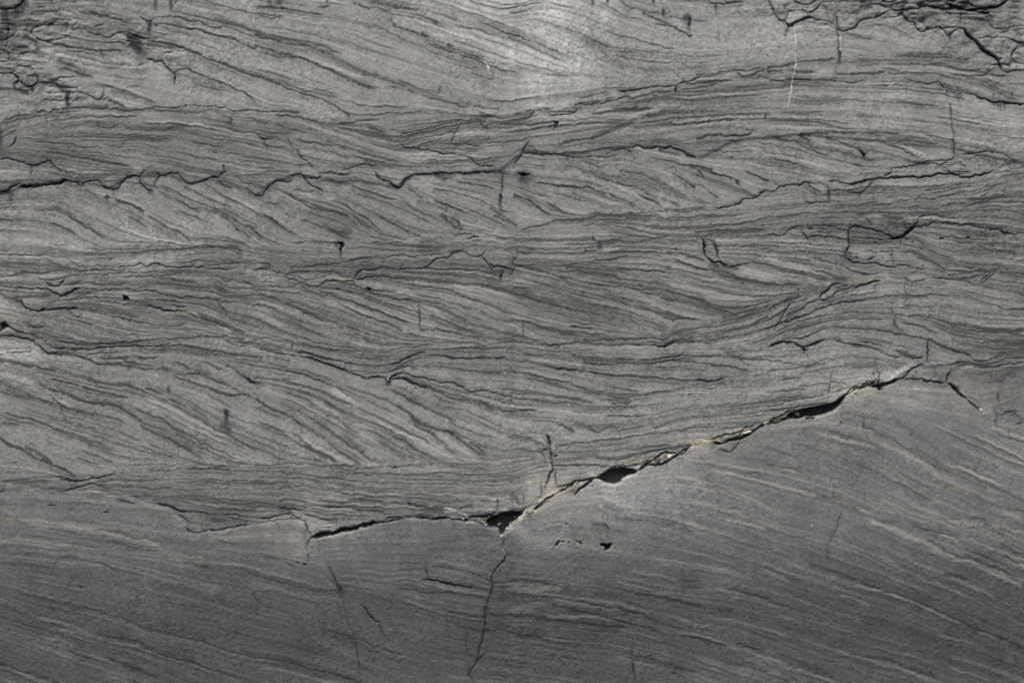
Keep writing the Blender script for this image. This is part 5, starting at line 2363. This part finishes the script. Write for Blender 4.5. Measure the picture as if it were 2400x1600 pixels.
# ---- draw the survey into the relief and the mineral masks
for n_, (k, w, s, P) in enumerate(items):
    if k in 'PS':
        continue
    hw = w * 0.5
    on0, on1 = (carried_on(P[0], n_), carried_on(P[-1], n_)) if k == 'l' and n_ < nsurvey else (False, False)
    if k == 'l' and len(P) > 1:                         # dark ones likewise, unless another piece carries them on
        if not on0:
            P = np.vstack([P[0] + (P[0] - P[1]) / max(np.hypot(*(P[0] - P[1])), 1e-3) * 16, P])
        if not on1:
            P = np.vstack([P, P[-1] + (P[-1] - P[-2]) / max(np.hypot(*(P[-1] - P[-2])), 1e-3) * 16])
    if k == 'b':                                        # pale laminae fade out well past their brightest stretch
        P = np.vstack([P[0] + (P[0] - P[1]) / max(np.hypot(*(P[0] - P[1])), 1e-3) * 22, P, P[-1] + (P[-1] - P[-2]) / max(np.hypot(*(P[-1] - P[-2])), 1e-3) * 22])
    if k in 'lbv':
        P = smooth_line(P, 2)
    if k in 'cw':
        P = roughen(smooth_line(P, 1)) if k == 'c' else smooth_line(P, 1)
    if len(P) == 0:
        continue
    pad = {'c': 26.0, 'l': 2.2 * hw + 16}.get(k, 2.2 * hw + 8)
    sl, d, t, T = distances(P, pad)
    end = np.minimum(t + (9 if on0 else 0), 1 - t + (9 if on1 else 0)) * T                      # mm from the nearer end
    if k == 'c':
        taper = 0.45 + 0.55 * sstep(0, 14, end)
        open_ = np.clip(0.25 + 1.35 * ALONG[sl] + 0.9 * (s - 0.62), 0.15, 1.25) * taper      # tight here, gaping there
        if w >= 5:
            open_ = np.maximum(open_, 0.85 * taper)
        hv = np.maximum(hw * open_ * (0.28 + 0.55 * RAG[sl] + 0.02 * w * w), 0.35)
        a = (1 - sstep(0.3 * hv, hv + 0.95, d)) * np.clip(0.55 + 0.55 * open_, 0, 1)
        np.maximum(dirt[sl], a * (0.05 + (0.87 if w >= 4 else 0.76) * s), out=dirt[sl])
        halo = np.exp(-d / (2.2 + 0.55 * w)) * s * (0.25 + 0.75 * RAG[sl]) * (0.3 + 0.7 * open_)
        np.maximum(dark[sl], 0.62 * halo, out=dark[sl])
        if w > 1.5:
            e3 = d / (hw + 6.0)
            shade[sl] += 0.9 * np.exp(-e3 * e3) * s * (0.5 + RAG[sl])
        np.maximum(cut[sl], a * s * s * open_ * (0.2 + 0.3 * w + (0.15 if w < 5 else 0.26) * w * w), out=cut[sl])
        np.minimum(dcr[sl], d + (1 - s) * 12, out=dcr[sl])
    elif k == 'l':
        taper = 0.05 + 0.95 * sstep(0, min(34, 0.3 * T + 1), end)
        hv = hw * (0.6 + 0.4 * taper)
        rag = R4[sl] + RAG[sl] - 1
        edge = d - 0.2 * hw * MID[sl] + 0.45 * FINE[sl] + (0.7 + .3 * hw) * rag
        core = max(min(hw, 1.7 + 0.24 * hw), 1.75)
        a = (1 - sstep(0.2 * core, core + 1.2, edge)) * (0.88 + 0.5 * ALONG[sl]) * (1 if w < 9 else .85)
        e2 = np.maximum(edge, 0) / (0.75 * hw + 0.8)
        soft = np.exp(-e2 * e2) * (0.50 + 0.13 * MID[sl] + 0.5 * rag) * (0.45 if w < 9 else 0.85)
        a = np.clip(np.maximum(a, soft), 0, 1) * taper * s
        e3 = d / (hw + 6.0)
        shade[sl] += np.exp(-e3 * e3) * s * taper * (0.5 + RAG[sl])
        np.maximum(dark[sl], a, out=dark[sl])
    elif k == 'b':
        taper = sstep(0, min(26, 0.25 * T + 1), end)
        edge = d - 0.25 * hw * MID[sl] + 0.5 * FINE[sl] + (0.6 + .3 * hw) * (R4[sl] + RAG[sl] - 1)
        a = (1 - sstep(0.1 * hw, 1.25 * hw + 1.2, edge)) * taper * min(1, s * 1.5) * (0.6 + 0.7 * ALONG[sl])
        np.maximum(pale[sl], a, out=pale[sl])
    elif k == 'v':
        taper = 1 - 0.6 * sstep(0.35, 1.0, t)
        a = (1 - sstep(0.1 * hw, 1.5 * hw + 1.5, d * (0.75 + 0.5 * RAG[sl]))) * taper * s * (1.0 if T > 28 else .7)
        np.maximum(stain[sl], a, out=stain[sl])
    elif k == 'w':
        hv = hw * (0.35 + 1.0 * RAG[sl]) * (0.5 + 0.5 * sstep(0, 20, end))
        a = (1 - sstep(0.3 * hv, hv + 0.9, d)) * s * .8 * (0.55 + 0.9 * (R4[sl] - .2))
        np.maximum(white[sl], a, out=white[sl])
        if w >= 4 and T > 45:
            nvein += 1
            veinid[sl][a > 0.2] = nvein
    elif k == 'y':
        a = (1 - sstep(0.0, 1.6 * hw + 2, d * (0.6 + 0.8 * RAG[sl]))) * s * (1.0 if w < 14 else 0.42) * (0.75 + 0.25 * MID[sl])
        np.maximum(tan_[sl], a, out=tan_[sl])
    elif k == 'h':
        hv = max(min(0.2 * w, 3.0), 0.6) * (0.6 + 0.6 * RAG[sl])
        a = (1 - sstep(0.3 * hv, hv + 1.0, d))
        if len(P) > 3:
            a = np.maximum(a * 0.5, inside(P, sl).astype(np.float32))
        s = s if w >= 14 else s * .5
        np.maximum(dirt[sl], a * s, out=dirt[sl])
        np.maximum(cut[sl], a * s * (4 + 0.6 * w), out=cut[sl])

lens = np.zeros(X.shape, np.int16); nl = 0
block = np.zeros(X.shape, np.int16); nb = 0
for k, w, s, P in items:
    if k not in 'PS':
        continue
    sl = window(P, 6)
    m = inside(P, sl)
    if k == 'S':
        nl += 1
        lens[sl][m] = nl
    else:
        nb += 1
        block[sl][m] = nb
lensm = gblur((lens > 0).astype(np.float32), 0.9)

BED_OUT = np.array([5.0, 6.0, 2.2, 2.2, 3.0, 4.0, 9.0, 3.0], np.float32)      # how far each bed stands out, mm
BED_TONE = np.array([1.10, 0.95, 1.00, 0.97, 0.98, 0.95, 0.86, 0.98], np.float32)
BED_BLUE = np.array([0.0, 0.05, 0.0, 0.1, 0.1, 0.25, 0.55, 0.1], np.float32)
blk_out = np.concatenate([[0], rng.uniform(-3.0, 4.5, nb)]).astype(np.float32)
blk_tone = np.concatenate([[1], rng.uniform(0.9, 1.08, nb)]).astype(np.float32)
blk_tone[1] = 0.8; blk_tone[2] = 1.35; blk_out[2] = 5; blk_tone[nb] = 0.93
out = gblur(BED_OUT[bed] + blk_out[block], 1.6)
tone = gblur(BED_TONE[bed] * blk_tone[block], 1.2)
blue = gblur(BED_BLUE[bed], 14)

# ---- bleached and dusky patches (x, down, half-sizes, amount)
PATCH = [
 (1270,15,115,90,.55),(1290,140,85,85,.46),(1990,250,280,36,.13),(2310,300,90,40,.14),(1700,110,160,50,.08),(1110,20,60,50,.25),(1215,215,60,45,.15),(1000,110,170,90,.08),(1840,110,110,60,.10),
 (420,205,45,30,.14),(200,578,240,24,.34),(330,540,200,30,.10),(2120,935,130,35,.16),(15,830,80,45,.48),(12,715,45,50,.60),(60,640,140,40,.10),
 (1390,1190,160,60,.36),(1480,1000,260,32,.13),(1850,880,200,28,.12),(260,500,220,36,.09),(1530,1120,170,40,.28),(1240,1240,60,60,.15),(770,1275,100,45,.34),(670,1240,60,35,.26),(2320,300,100,60,.07),
 (1320,980,200,60,.06),(1900,940,160,30,.10),(2120,900,120,40,.08),(430,20,300,60,.04),(250,140,160,60,.05),
 (190,345,260,50,-.12),(640,400,260,40,-.07),(1420,350,150,40,-.13),(1700,730,170,50,-.12),(1290,720,110,35,-.10),
 (2140,525,70,35,-.20),(2050,1080,170,60,-.10),(2340,835,120,30,-.22),(820,545,80,35,-.12),(1060,520,110,30,-.08),
 (2180,20,240,40,-.32),(2330,100,100,75,-.26),(25,60,60,75,-.42),(40,190,90,30,-.14),(160,50,170,26,-.12),(330,90,60,60,-.12),(120,300,140,40,-.08),(1100,1180,150,40,-.08),(420,1180,160,30,-.06),
 (820,820,160,40,-.07),(1560,1380,300,120,-.05),(1900,1260,250,120,-.06),(2300,1350,160,120,-.06),(300,1350,250,80,-.05),
]
patch = np.zeros_like(X)
XP = XW + 90 * (vnoise(X, Z, 55, 71) - .5) + 40 * (vnoise(X, Z, 20, 72) - .5); ZP = ZW + 60 * (vnoise(X, Z, 55, 73) - .5) + 26 * (vnoise(X, Z, 20, 74) - .5)
for px, py, rx, rz, am in PATCH:
    q = ((XP - (px - 1200)) / rx) ** 2 + ((ZP - (800 - py)) / rz) ** 2
    patch += (1.45 if am > 0 else 1.1) * am * np.exp(-0.7 * q)
mott = vnoise(X, Z, 60, 31) * .5 + vnoise(X, Z, 23, 32) * .3 + vnoise(X, Z, 150, 33) * .4 - .6
grain = vnoise(X, Z, 3.0, 41) * .7 + vnoise(X, Z, 5.5, 42) * .9 + vnoise(X, Z, 11, 43) * .4 - 1.0
grain *= 0.5 + 1.0 * vnoise(X, Z, 75, 44)
pits = sstep(.80, .93, vnoise(X, Z, 5.0, 45)) * sstep(.45, .75, vnoise(X, Z, 130, 46)) + sstep(.90, .97, vnoise(X, Z, 7.0, 47)) * .8

patch *= 0.72 + 0.55 * vnoise(X, Z * .09, 11, 75)                     # rain-washed in vertical runs
# pale, crumbling lips along the open crack
lipz = 800 - np.interp(XW, np.array(BOUNDS[5])[:, 0] - 1200, np.array(BOUNDS[5])[:, 1])
below = lipz - ZW
lip = np.exp(-np.abs(below + 6) / np.where(below > 0, 26, 14)) * sstep(-30, 40, X) * (1 - sstep(880, 960, X))
clump = sstep(.42, .72, vnoise(X, Z, 18, 76) * .6 + vnoise(X, Z, 7, 77) * .4)
crust = np.interp(X, [-20, 10, 120, 200, 380, 410, 500, 530, 700, 745, 850, 900], [0, .9, .9, .25, .2, .95, .8, .2, .3, .75, .7, 0]).astype(np.float32)
tan_ = np.maximum(tan_, 0.95 * lip * clump * crust)
for px, py, rx_, rz_, am in ((1290, 1150, 90, 45, .42), (690, 1238, 85, 38, .36), (1660, 1030, 70, 30, .36), (2010, 915, 90, 26, .34), (2270, 925, 60, 35, .30), (15, 750, 45, 60, .36)):
    tan_ = np.maximum(tan_, am * np.exp(-(((XP - px + 1200) / rx_) ** 2 + ((ZP - 800 + py) / rz_) ** 2)) * (0.55 + 0.75 * clump))
patch += 0.55 * lip * (0.6 + 0.8 * RAG)
# shattered corners
rug = np.zeros_like(X)
for px, py, rx_, rz_, am in ((2190, 10, 260, 75, 1), (2350, 110, 110, 70, .8), (60, 90, 150, 110, .8), (110, 210, 160, 40, .7), (330, 110, 60, 60, .6)):
    rug = np.maximum(rug, am * np.exp(-(((XP - px + 1200) / rx_) ** 2 + ((ZP - 800 + py) / rz_) ** 2)))
rough = np.abs(vnoise(X, Z * 1.5, 48, 78) - .5) * 2 + .6 * np.abs(vnoise(X, Z * 1.5, 20, 79) - .5) * 2 + .3 * vnoise(X, Z, 5, 80)
notch = rug * (1 - sstep(.015, .085, np.abs(vnoise(XW, ZW * 1.8, 52, 81) - .5)))
dark = np.maximum(dark, 0.6 * notch)

# ---- relief, mm towards the viewer
broad = -undercut(Z) + 14 * (vnoise(X, Z, 420, 51) - .5) + 6 * (vnoise(X, Z, 160, 52) - .5) + 2.2 * (vnoise(X, Z, 55, 53) - .5)
SK = gblur(np.array([.7, 1.1, .75, 1.15, .7, 1.1, .52, .9], np.float32)[bed], 10)           # how strongly each bed is laminated
faint = 0.4 * SK * (0.50 * sstep(0.5, 2.4, MID) + 0.45 * sstep(0.5, 2.4, BROAD) + 0.50 * sstep(0.7, 2.6, FINE)) * (0.25 + 1.1 * vnoise(X, Z, 70, 61))       # unsurveyed hair laminae
dark = np.clip(np.maximum(dark * (0.95 + 0.15 * MID + 0.10 * FINE), faint), 0, 1) * (1 - 0.50 * blue)
rel = (broad + out + rug * 9.0 * (rough - .8) - 4.0 * notch + 1.5 * (pale - dark) * (1 - .75 * blue) - cut - 0.45 * pits * (1 - .5 * blue) - 1.2 * np.exp(-dcr / 4.5) - 34 * lensm
       + SK * (0.13 * FINE + 0.22 * MID + 0.35 * BROAD) + 0.55 * grain + 0.9 * white)
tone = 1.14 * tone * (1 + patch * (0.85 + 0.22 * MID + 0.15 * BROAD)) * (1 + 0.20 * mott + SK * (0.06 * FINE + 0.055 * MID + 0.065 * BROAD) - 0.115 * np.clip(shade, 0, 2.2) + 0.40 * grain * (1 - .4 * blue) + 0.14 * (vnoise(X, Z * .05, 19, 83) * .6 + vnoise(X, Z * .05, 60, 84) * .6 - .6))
K = 2.0 + 15.0 * vnoise(X, Z * .12, 3.4, 62) ** 2 * (0.3 + vnoise(X, Z, 40, 63))        # runs of dirty water below every crack and dark seam
src = np.maximum(dirt, 0.75 * dark * (dark > .3))
drip = np.zeros_like(src)
for i in range(1, 15):
    np.maximum(drip[:-i], src[i:] * np.clip(1 - i / K[:-i], 0, 1), out=drip[:-i])
dark = np.clip(np.maximum(dark, 0.55 * drip), 0, 1)
stain = stain * (0.75 + 0.5 * vnoise(X, Z * .25, 3.4, 64))
dirt = np.clip(np.maximum(dirt, 1.25 * stain), 0, 1)
dark = np.maximum(dark, 0.5 * pits)
shale_hollow = np.clip(lensm, 0, 1)  # dark lens rock, plus the crack hollow's shade put into the colour

# ------------------------------------------------------------------ material
def rock_material():
    m = bpy.data.materials.new("weathered_grey_rock")
    m.use_nodes = True
    nt = m.node_tree; N = nt.nodes; L = nt.links
    N.clear()
    o = N.new("ShaderNodeOutputMaterial"); b = N.new("ShaderNodeBsdfPrincipled")
    L.new(b.outputs[0], o.inputs[0])
    def attr(nm):
        a = N.new("ShaderNodeAttribute"); a.attribute_name = nm
        sp = N.new("ShaderNodeSeparateColor"); L.new(a.outputs["Color"], sp.inputs[0])
        return sp.outputs, a.outputs["Alpha"]
    (dk, pl, dt), sh = attr("mineral_a")
    (tn, wh, to), bl = attr("mineral_b")
    tc = N.new("ShaderNodeTexCoord")
    def noise(scale, det, rough=.6):
        t = N.new("ShaderNodeTexNoise"); t.inputs["Scale"].default_value = scale; t.inputs["Detail"].default_value = det
        t.inputs["Roughness"].default_value = rough
        L.new(tc.outputs["Object"], t.inputs["Vector"])
        return t.outputs["Fac"]
    def mix(f, a, c, mode='MIX'):
        x = N.new("ShaderNodeMix"); x.data_type = 'RGBA'; x.blend_type = mode
        for sock, v in ((x.inputs[0], f), (x.inputs[6], a), (x.inputs[7], c)):
            if isinstance(v, (int, float)):
                sock.default_value = v
            elif isinstance(v, tuple):
                sock.default_value = (*v, 1)
            else:
                L.new(v, sock)
        return x.outputs[2]
    def math_(op, a, c, clamp=False):
        x = N.new("ShaderNodeMath"); x.operation = op; x.use_clamp = clamp
        for sock, v in zip(x.inputs, (a, c)):
            if isinstance(v, (int, float)):
                sock.default_value = v
            else:
                L.new(v, sock)
        return x.outputs[0]
    warm = noise(5.5, 5)
    base = mix(math_('MULTIPLY_ADD', warm, 1.0), (0.217, 0.222, 0.209), (0.200, 0.207, 0.203))
    base = mix(bl, base, (0.138, 0.144, 0.148))
    g = noise(330, 4, .7)
    gv = math_('ADD', math_('MULTIPLY', g, 1.0), 0.50)
    tv = math_('MULTIPLY', gv, to)
    cv = N.new("ShaderNodeCombineColor")
    for i in range(3):
        L.new(tv, cv.inputs[i])
    col = mix(1.0, base, cv.outputs[0], 'MULTIPLY')
    col = mix(math_('MULTIPLY', pl, 0.74), col, (0.345, 0.35, 0.335))
    col = mix(math_('MULTIPLY', dk, 0.95), col, (0.040, 0.041, 0.040))
    sp = math_('MULTIPLY', math_('GREATER_THAN', noise(420, 2, .5), 0.69), 0.45)
    col = mix(sp, col, (0.09, 0.09, 0.092))
    col = mix(math_('MULTIPLY', tn, 0.62), col, (0.42, 0.395, 0.285))
    col = mix(wh, col, (0.66, 0.65, 0.60))
    col = mix(math_('MULTIPLY', sh, 0.9), col, (0.032, 0.033, 0.034))  # own colour of the lens rock; in the hollow, painted shade
    col = mix(math_('MULTIPLY', dt, 0.92), col, (0.022, 0.024, 0.028))
    L.new(col, b.inputs["Base Color"])
    b.inputs["Roughness"].default_value = 0.86
    b.inputs["Specular IOR Level"].default_value = 0.25
    bp = N.new("ShaderNodeBump"); bp.inputs["Strength"].default_value = 0.55; bp.inputs["Distance"].default_value = 0.0016
    L.new(noise(300, 5, .7), bp.inputs["Height"])
    L.new(bp.outputs[0], b.inputs["Normal"])
    return m


ROCK = rock_material()

# ------------------------------------------------------------------ the face, bed by bed
face = bpy.data.objects.new("rock_outcrop", None)
scene.collection.objects.link(face)
face.location = (0, 0, CZ - 0.8)
face.empty_display_size = 0.1
face["label"] = "grey cross-bedded rock outcrop with dark laminae and a long open crack, filling the photo"
face["category"] = "rock outcrop"

part = bed.astype(np.int32)
part[block > 0] = 100 + block[block > 0]
part[lens > 0] = 200 + lens[lens > 0]
part[veinid > 0] = 300 + veinid[veinid > 0]

A = np.stack([dark, np.clip(pale, 0, 1), dirt, shale_hollow], -1).astype(np.float32)
Bm = np.stack([np.clip(tan_, 0, 1), np.clip(white, 0, 1), tone, blue], -1).astype(np.float32)

# coarse surround: the face runs on past the frame, its beds turning back on themselves
RS = 4 * STEP; RX, RZ = NX // 4 + 88, NZ // 4 + 88
rx = np.arange(-RX, RX + 1); rz = np.arange(-RZ, RZ + 1)
def mirror(i, n):
    i = np.where(i > n, 2 * n - i, i); i = np.where(i < -n, -2 * n - i, i)
    return i
mi, mj = mirror(rx, NX // 4) * 4 + NX, mirror(rz, NZ // 4) * 4 + NZ
RXX, RZZ = np.meshgrid(rx * RS, rz * RS)
ring_rel = gblur(rel, 1.3)[np.ix_(mj, mi)]
ring_rel -= undercut(RZZ) - undercut(Z)[np.ix_(mj, mi)]
ring_part = part[np.ix_(mj, mi)].copy()
ring_part[ring_part >= 100] = bed[np.ix_(mj, mi)][ring_part >= 100]
RA = np.stack([gblur(A[..., i], 1.3) for i in range(4)], -1)[np.ix_(mj, mi)]; RB = np.stack([gblur(Bm[..., i], 1.3) for i in range(4)], -1)[np.ix_(mj, mi)]
inner = (np.abs(RXX[:-1, :-1] + RS / 2) < NX * STEP) & (np.abs(RZZ[:-1, :-1] + RS / 2) < NZ * STEP)


def grid_faces(mask, width):
    j, i = np.nonzero(mask)
    a = j * width + i
    return np.stack([a, a + 1, a + width + 1, a + width], -1)


def rim_edges(mask, width):
    """outer edges of the cells in mask, as vertex pairs of the grid, wound for a wall going backwards"""
    p = np.pad(mask, 1)
    c = p[1:-1, 1:-1]
    res = []
    for nb_, (o0, o1) in (((p[:-2, 1:-1]), (0, 1)), ((p[2:, 1:-1]), (width + 1, width)), ((p[1:-1, :-2]), (width, 0)), ((p[1:-1, 2:]), (1, width + 1))):
        j, i = np.nonzero(c & ~nb_)
        a = j * width + i
        res.append(np.stack([a + o0, a + o1], -1))
    return np.concatenate(res)


def part_mesh(name, sets, depth):
    vs, fs, aa, bb = [], [], [], []
    base = 0
    for co, q, e, a4, b4 in sets:
        if len(q) == 0:
            continue
        used = np.unique(q)
        remap = np.zeros(len(co), np.int64); remap[used] = np.arange(len(used))
        v = co[used]
        rim = np.unique(e)
        rr = np.zeros(len(co), np.int64); rr[rim] = len(used) + np.arange(len(rim))
        back = co[rim].copy(); back[:, 1] += depth
        nr = len(rim)
        vs += [v, co[rim], back]; aa += [a4[used], a4[rim], a4[rim]]; bb += [b4[used], b4[rim], b4[rim]]
        fs += [remap[q] + base, np.stack([rr[e[:, 1]], rr[e[:, 0]], rr[e[:, 0]] + nr, rr[e[:, 1]] + nr], -1) + base]
        base += len(used) + 2 * nr
    v = np.concatenate(vs).astype(np.float32); f = np.concatenate(fs).astype(np.int32)
    me = bpy.data.meshes.new(name)
    me.vertices.add(len(v)); me.vertices.foreach_set("co", v.ravel())
    me.loops.add(f.size); me.loops.foreach_set("vertex_index", f.ravel())
    me.polygons.add(len(f))
    me.polygons.foreach_set("loop_start", np.arange(0, f.size, 4, dtype=np.int32))
    me.polygons.foreach_set("use_smooth", np.ones(len(f), bool))
    for nm, data in (("mineral_a", aa), ("mineral_b", bb)):
        at = me.attributes.new(nm, 'FLOAT_COLOR', 'POINT')
        at.data.foreach_set("color", np.concatenate(data).astype(np.float32).ravel())
    me.update(calc_edges=True)
    me.materials.append(ROCK)
    ob = bpy.data.objects.new(name, me)
    scene.collection.objects.link(ob)
    ob.parent = face
    return ob


def coords(x, z, r):
    return np.stack([x.ravel() / 1000, -r.ravel() / 1000, z.ravel() / 1000 + 0.8], -1)


CO, COR = coords(X, Z, rel), coords(RXX, RZZ, ring_rel)
A4, B4, RA4, RB4 = A.reshape(-1, 4), Bm.reshape(-1, 4), RA.reshape(-1, 4), RB.reshape(-1, 4)
cell = part[:-1, :-1]; rcell = ring_part[:-1, :-1]
for p in np.unique(cell):
    m = cell == p
    if m.sum() < 4:
        continue
    sets = [(CO, grid_faces(m, W), rim_edges(m, W), A4, B4)]
    if p < 100:
        mr = (rcell == p) & ~inner
        sets.append((COR, grid_faces(mr, len(rx)), rim_edges(mr, len(rx)), RA4, RB4))
    name = "rock_bed" if p < 100 else "rock_block" if p < 200 else "shale_and_hollow" if p < 300 else "calcite_vein"  # the crack's deep, dark-painted hollow is built among the lenses
    part_mesh(name, sets, 0.25 if p < 100 else 0.08)

# ------------------------------------------------------------------ loose chips caught in the open crack
def chip_material():
    m = bpy.data.materials.new("pale_quartz_chip")
    m.use_nodes = True
    nt = m.node_tree
    b = nt.nodes["Principled BSDF"]
    t = nt.nodes.new("ShaderNodeTexNoise"); t.inputs["Scale"].default_value = 160; t.inputs["Detail"].default_value = 5
    r = nt.nodes.new("ShaderNodeValToRGB")
    r.color_ramp.elements[0].position = 0.3; r.color_ramp.elements[0].color = (0.40, 0.37, 0.27, 1)
    r.color_ramp.elements[1].position = 0.6; r.color_ramp.elements[1].color = (0.74, 0.71, 0.60, 1)
    nt.links.new(t.outputs["Fac"], r.inputs[0]); nt.links.new(r.outputs[0], b.inputs["Base Color"])
    b.inputs["Roughness"].default_value = 0.6
    return m


CHIP = chip_material()
import bmesh
CHIPS = [
 (1871, 971, 15, 9, -18, "pale oval pebble lodged in the dark hollow at the right end of the crack"),
 (1751, 1012, 20, 6, 14, "thin white sliver of stone in the dark middle stretch of the crack"),
 (1569, 1069, 12, 9, 35, "small buff chip in the crack just right of the dark smooth lens"),
 (1170, 1229, 12, 5, 30, "white chip on the left rim of the black hollow at the crack's lowest point"),
 (1188, 1237, 6, 5, 60, "tiny white chip inside the black hollow at the crack's lowest point"),
 (2298, 960, 7, 5, 70, "white chip at the lower tip of the buff wedge on the far right"),
]
for px, py, w, h, ang, label in CHIPS:
    bm = bmesh.new()
    bmesh.ops.create_icosphere(bm, subdivisions=3, radius=0.5)
    r = np.random.default_rng(px)
    kn = r.standard_normal((7, 3)); kn /= np.linalg.norm(kn, axis=1)[:, None]
    ct = r.uniform(0.30, 0.46, 7)
    for v in bm.verts:
        p = np.array(v.co)
        for q, c in zip(kn, ct):                       # broken facets
            e = p @ q - c
            if e > 0:
                p = p - q * e * 0.85
        v.co = (p[0] * w / 1000, p[1] * h * 0.9 / 1000, p[2] * h / 1000)
    me = bpy.data.meshes.new("rock_chip")
    bm.to_mesh(me); bm.free()
    for pl_ in me.polygons:
        pl_.use_smooth = True
    me.materials.append(CHIP)
    ob = bpy.data.objects.new("rock_chip", me)
    scene.collection.objects.link(ob)
    i = int(round((px - 1200) / STEP)) + NX; j = int(round((800 - py) / STEP)) + NZ
    hh = float(rel[j - 2:j + 3, i - 3:i + 4].max())
    ob.location = ((px - 1200) / 1000, -(hh + 0.15 * h) / 1000, CZ + (800 - py) / 1000)
    ob.rotation_euler = (0, -math.radians(ang), 0)
    ob["label"] = label
    ob["category"] = "rock chip"
    ob["group"] = "pale chips caught in the crack"

# slivers of broken rock wedged in the open crack
def sliver_material(name, c0, c1):
    m = bpy.data.materials.new(name)
    m.use_nodes = True
    nt = m.node_tree
    b = nt.nodes["Principled BSDF"]
    t = nt.nodes.new("ShaderNodeTexNoise"); t.inputs["Scale"].default_value = 120; t.inputs["Detail"].default_value = 6
    g = nt.nodes.new("ShaderNodeNewGeometry")
    nt.links.new(g.outputs["Position"], t.inputs["Vector"])
    r = nt.nodes.new("ShaderNodeValToRGB")
    r.color_ramp.elements[0].position = 0.35; r.color_ramp.elements[0].color = (*c0, 1)
    r.color_ramp.elements[1].position = 0.65; r.color_ramp.elements[1].color = (*c1, 1)
    nt.links.new(t.outputs["Fac"], r.inputs[0]); nt.links.new(r.outputs[0], b.inputs["Base Color"])
    b.inputs["Roughness"].default_value = 0.85
    return m


SL_MATS = [sliver_material("buff_rock", (0.14, 0.13, 0.095), (0.42, 0.395, 0.29)),
           sliver_material("dark_rock", (0.035, 0.035, 0.034), (0.12, 0.12, 0.115))]
SL_MESH = []
for q in range(8):
    bm = bmesh.new()
    bmesh.ops.create_icosphere(bm, subdivisions=2, radius=0.5)
    r = np.random.default_rng(500 + q)
    kn = r.standard_normal((8, 3)); kn /= np.linalg.norm(kn, axis=1)[:, None]
    ct = r.uniform(0.18, 0.42, 8)
    for v in bm.verts:
        p = np.array(v.co) * (1 + 0.16 * r.standard_normal())
        for a_, c_ in zip(kn, ct):
            e = p @ a_ - c_
            if e > 0:
                p = p - a_ * e * 0.9
        v.co = p
    me = bpy.data.meshes.new("rock_sliver")
    bm.to_mesh(me); bm.free()
    me.materials.append(SL_MATS[0 if q % 2 else 1])
    SL_MESH.append(me)
RUNS = [([(1190, 1232), (1262, 1185), (1310, 1148), (1345, 1140), (1395, 1118)], 30, 9, .62),
        ([(1490, 1100), (1545, 1075), (1590, 1062), (1622, 1042)], 12, 6, .35),
        ([(1618, 1045), (1640, 1038), (1668, 1030)], 12, 6, .95),
        ([(1668, 1034), (1712, 1022), (1765, 998)], 18, 7, .15),
        ([(1785, 992), (1840, 975)], 8, 5, .2),
        ([(1985, 925), (2010, 905), (2045, 897)], 8, 6, .45),
        ([(1080, 1212), (1140, 1226), (1165, 1230)], 8, 4, .4)]
r = np.random.default_rng(77)
for pts, cnt, spread, buff in RUNS:
    pts = np.array(pts, float)
    seg = np.hypot(*(pts[1:] - pts[:-1]).T); L_ = np.concatenate([[0], np.cumsum(seg)])
    for _ in range(cnt):
        t_ = r.random() * L_[-1]
        i = min(np.searchsorted(L_, t_, side='right') - 1, len(seg) - 1)
        d = (pts[i + 1] - pts[i]) / seg[i]
        c = pts[i] + d * (t_ - L_[i]) + np.array([-d[1], d[0]]) * r.normal(0, spread * .45)
        ob = bpy.data.objects.new("rock_sliver", SL_MESH[2 * int(r.integers(0, 4)) + int(r.random() < buff)])
        scene.collection.objects.link(ob)
        ob.parent = face
        ln_, wd = r.uniform(9, 26), r.uniform(2.5, 5.5)
        i_ = int(round((c[0] - 1200) / STEP)) + NX; j_ = int(round((800 - c[1]) / STEP)) + NZ
        hh = float(np.median(rel[j_ - 4:j_ + 5, i_ - 4:i_ + 5]))
        ob.location = ((c[0] - 1200) / 1000, -(hh + 0.1 * wd) / 1000, 0.8 + (800 - c[1]) / 1000)
        ob.scale = (ln_ / 1000, wd * 1.2 / 1000, wd / 1000)
        ob.rotation_euler = (0, math.atan2(d[1], d[0]) + r.normal(0, .16), 0)
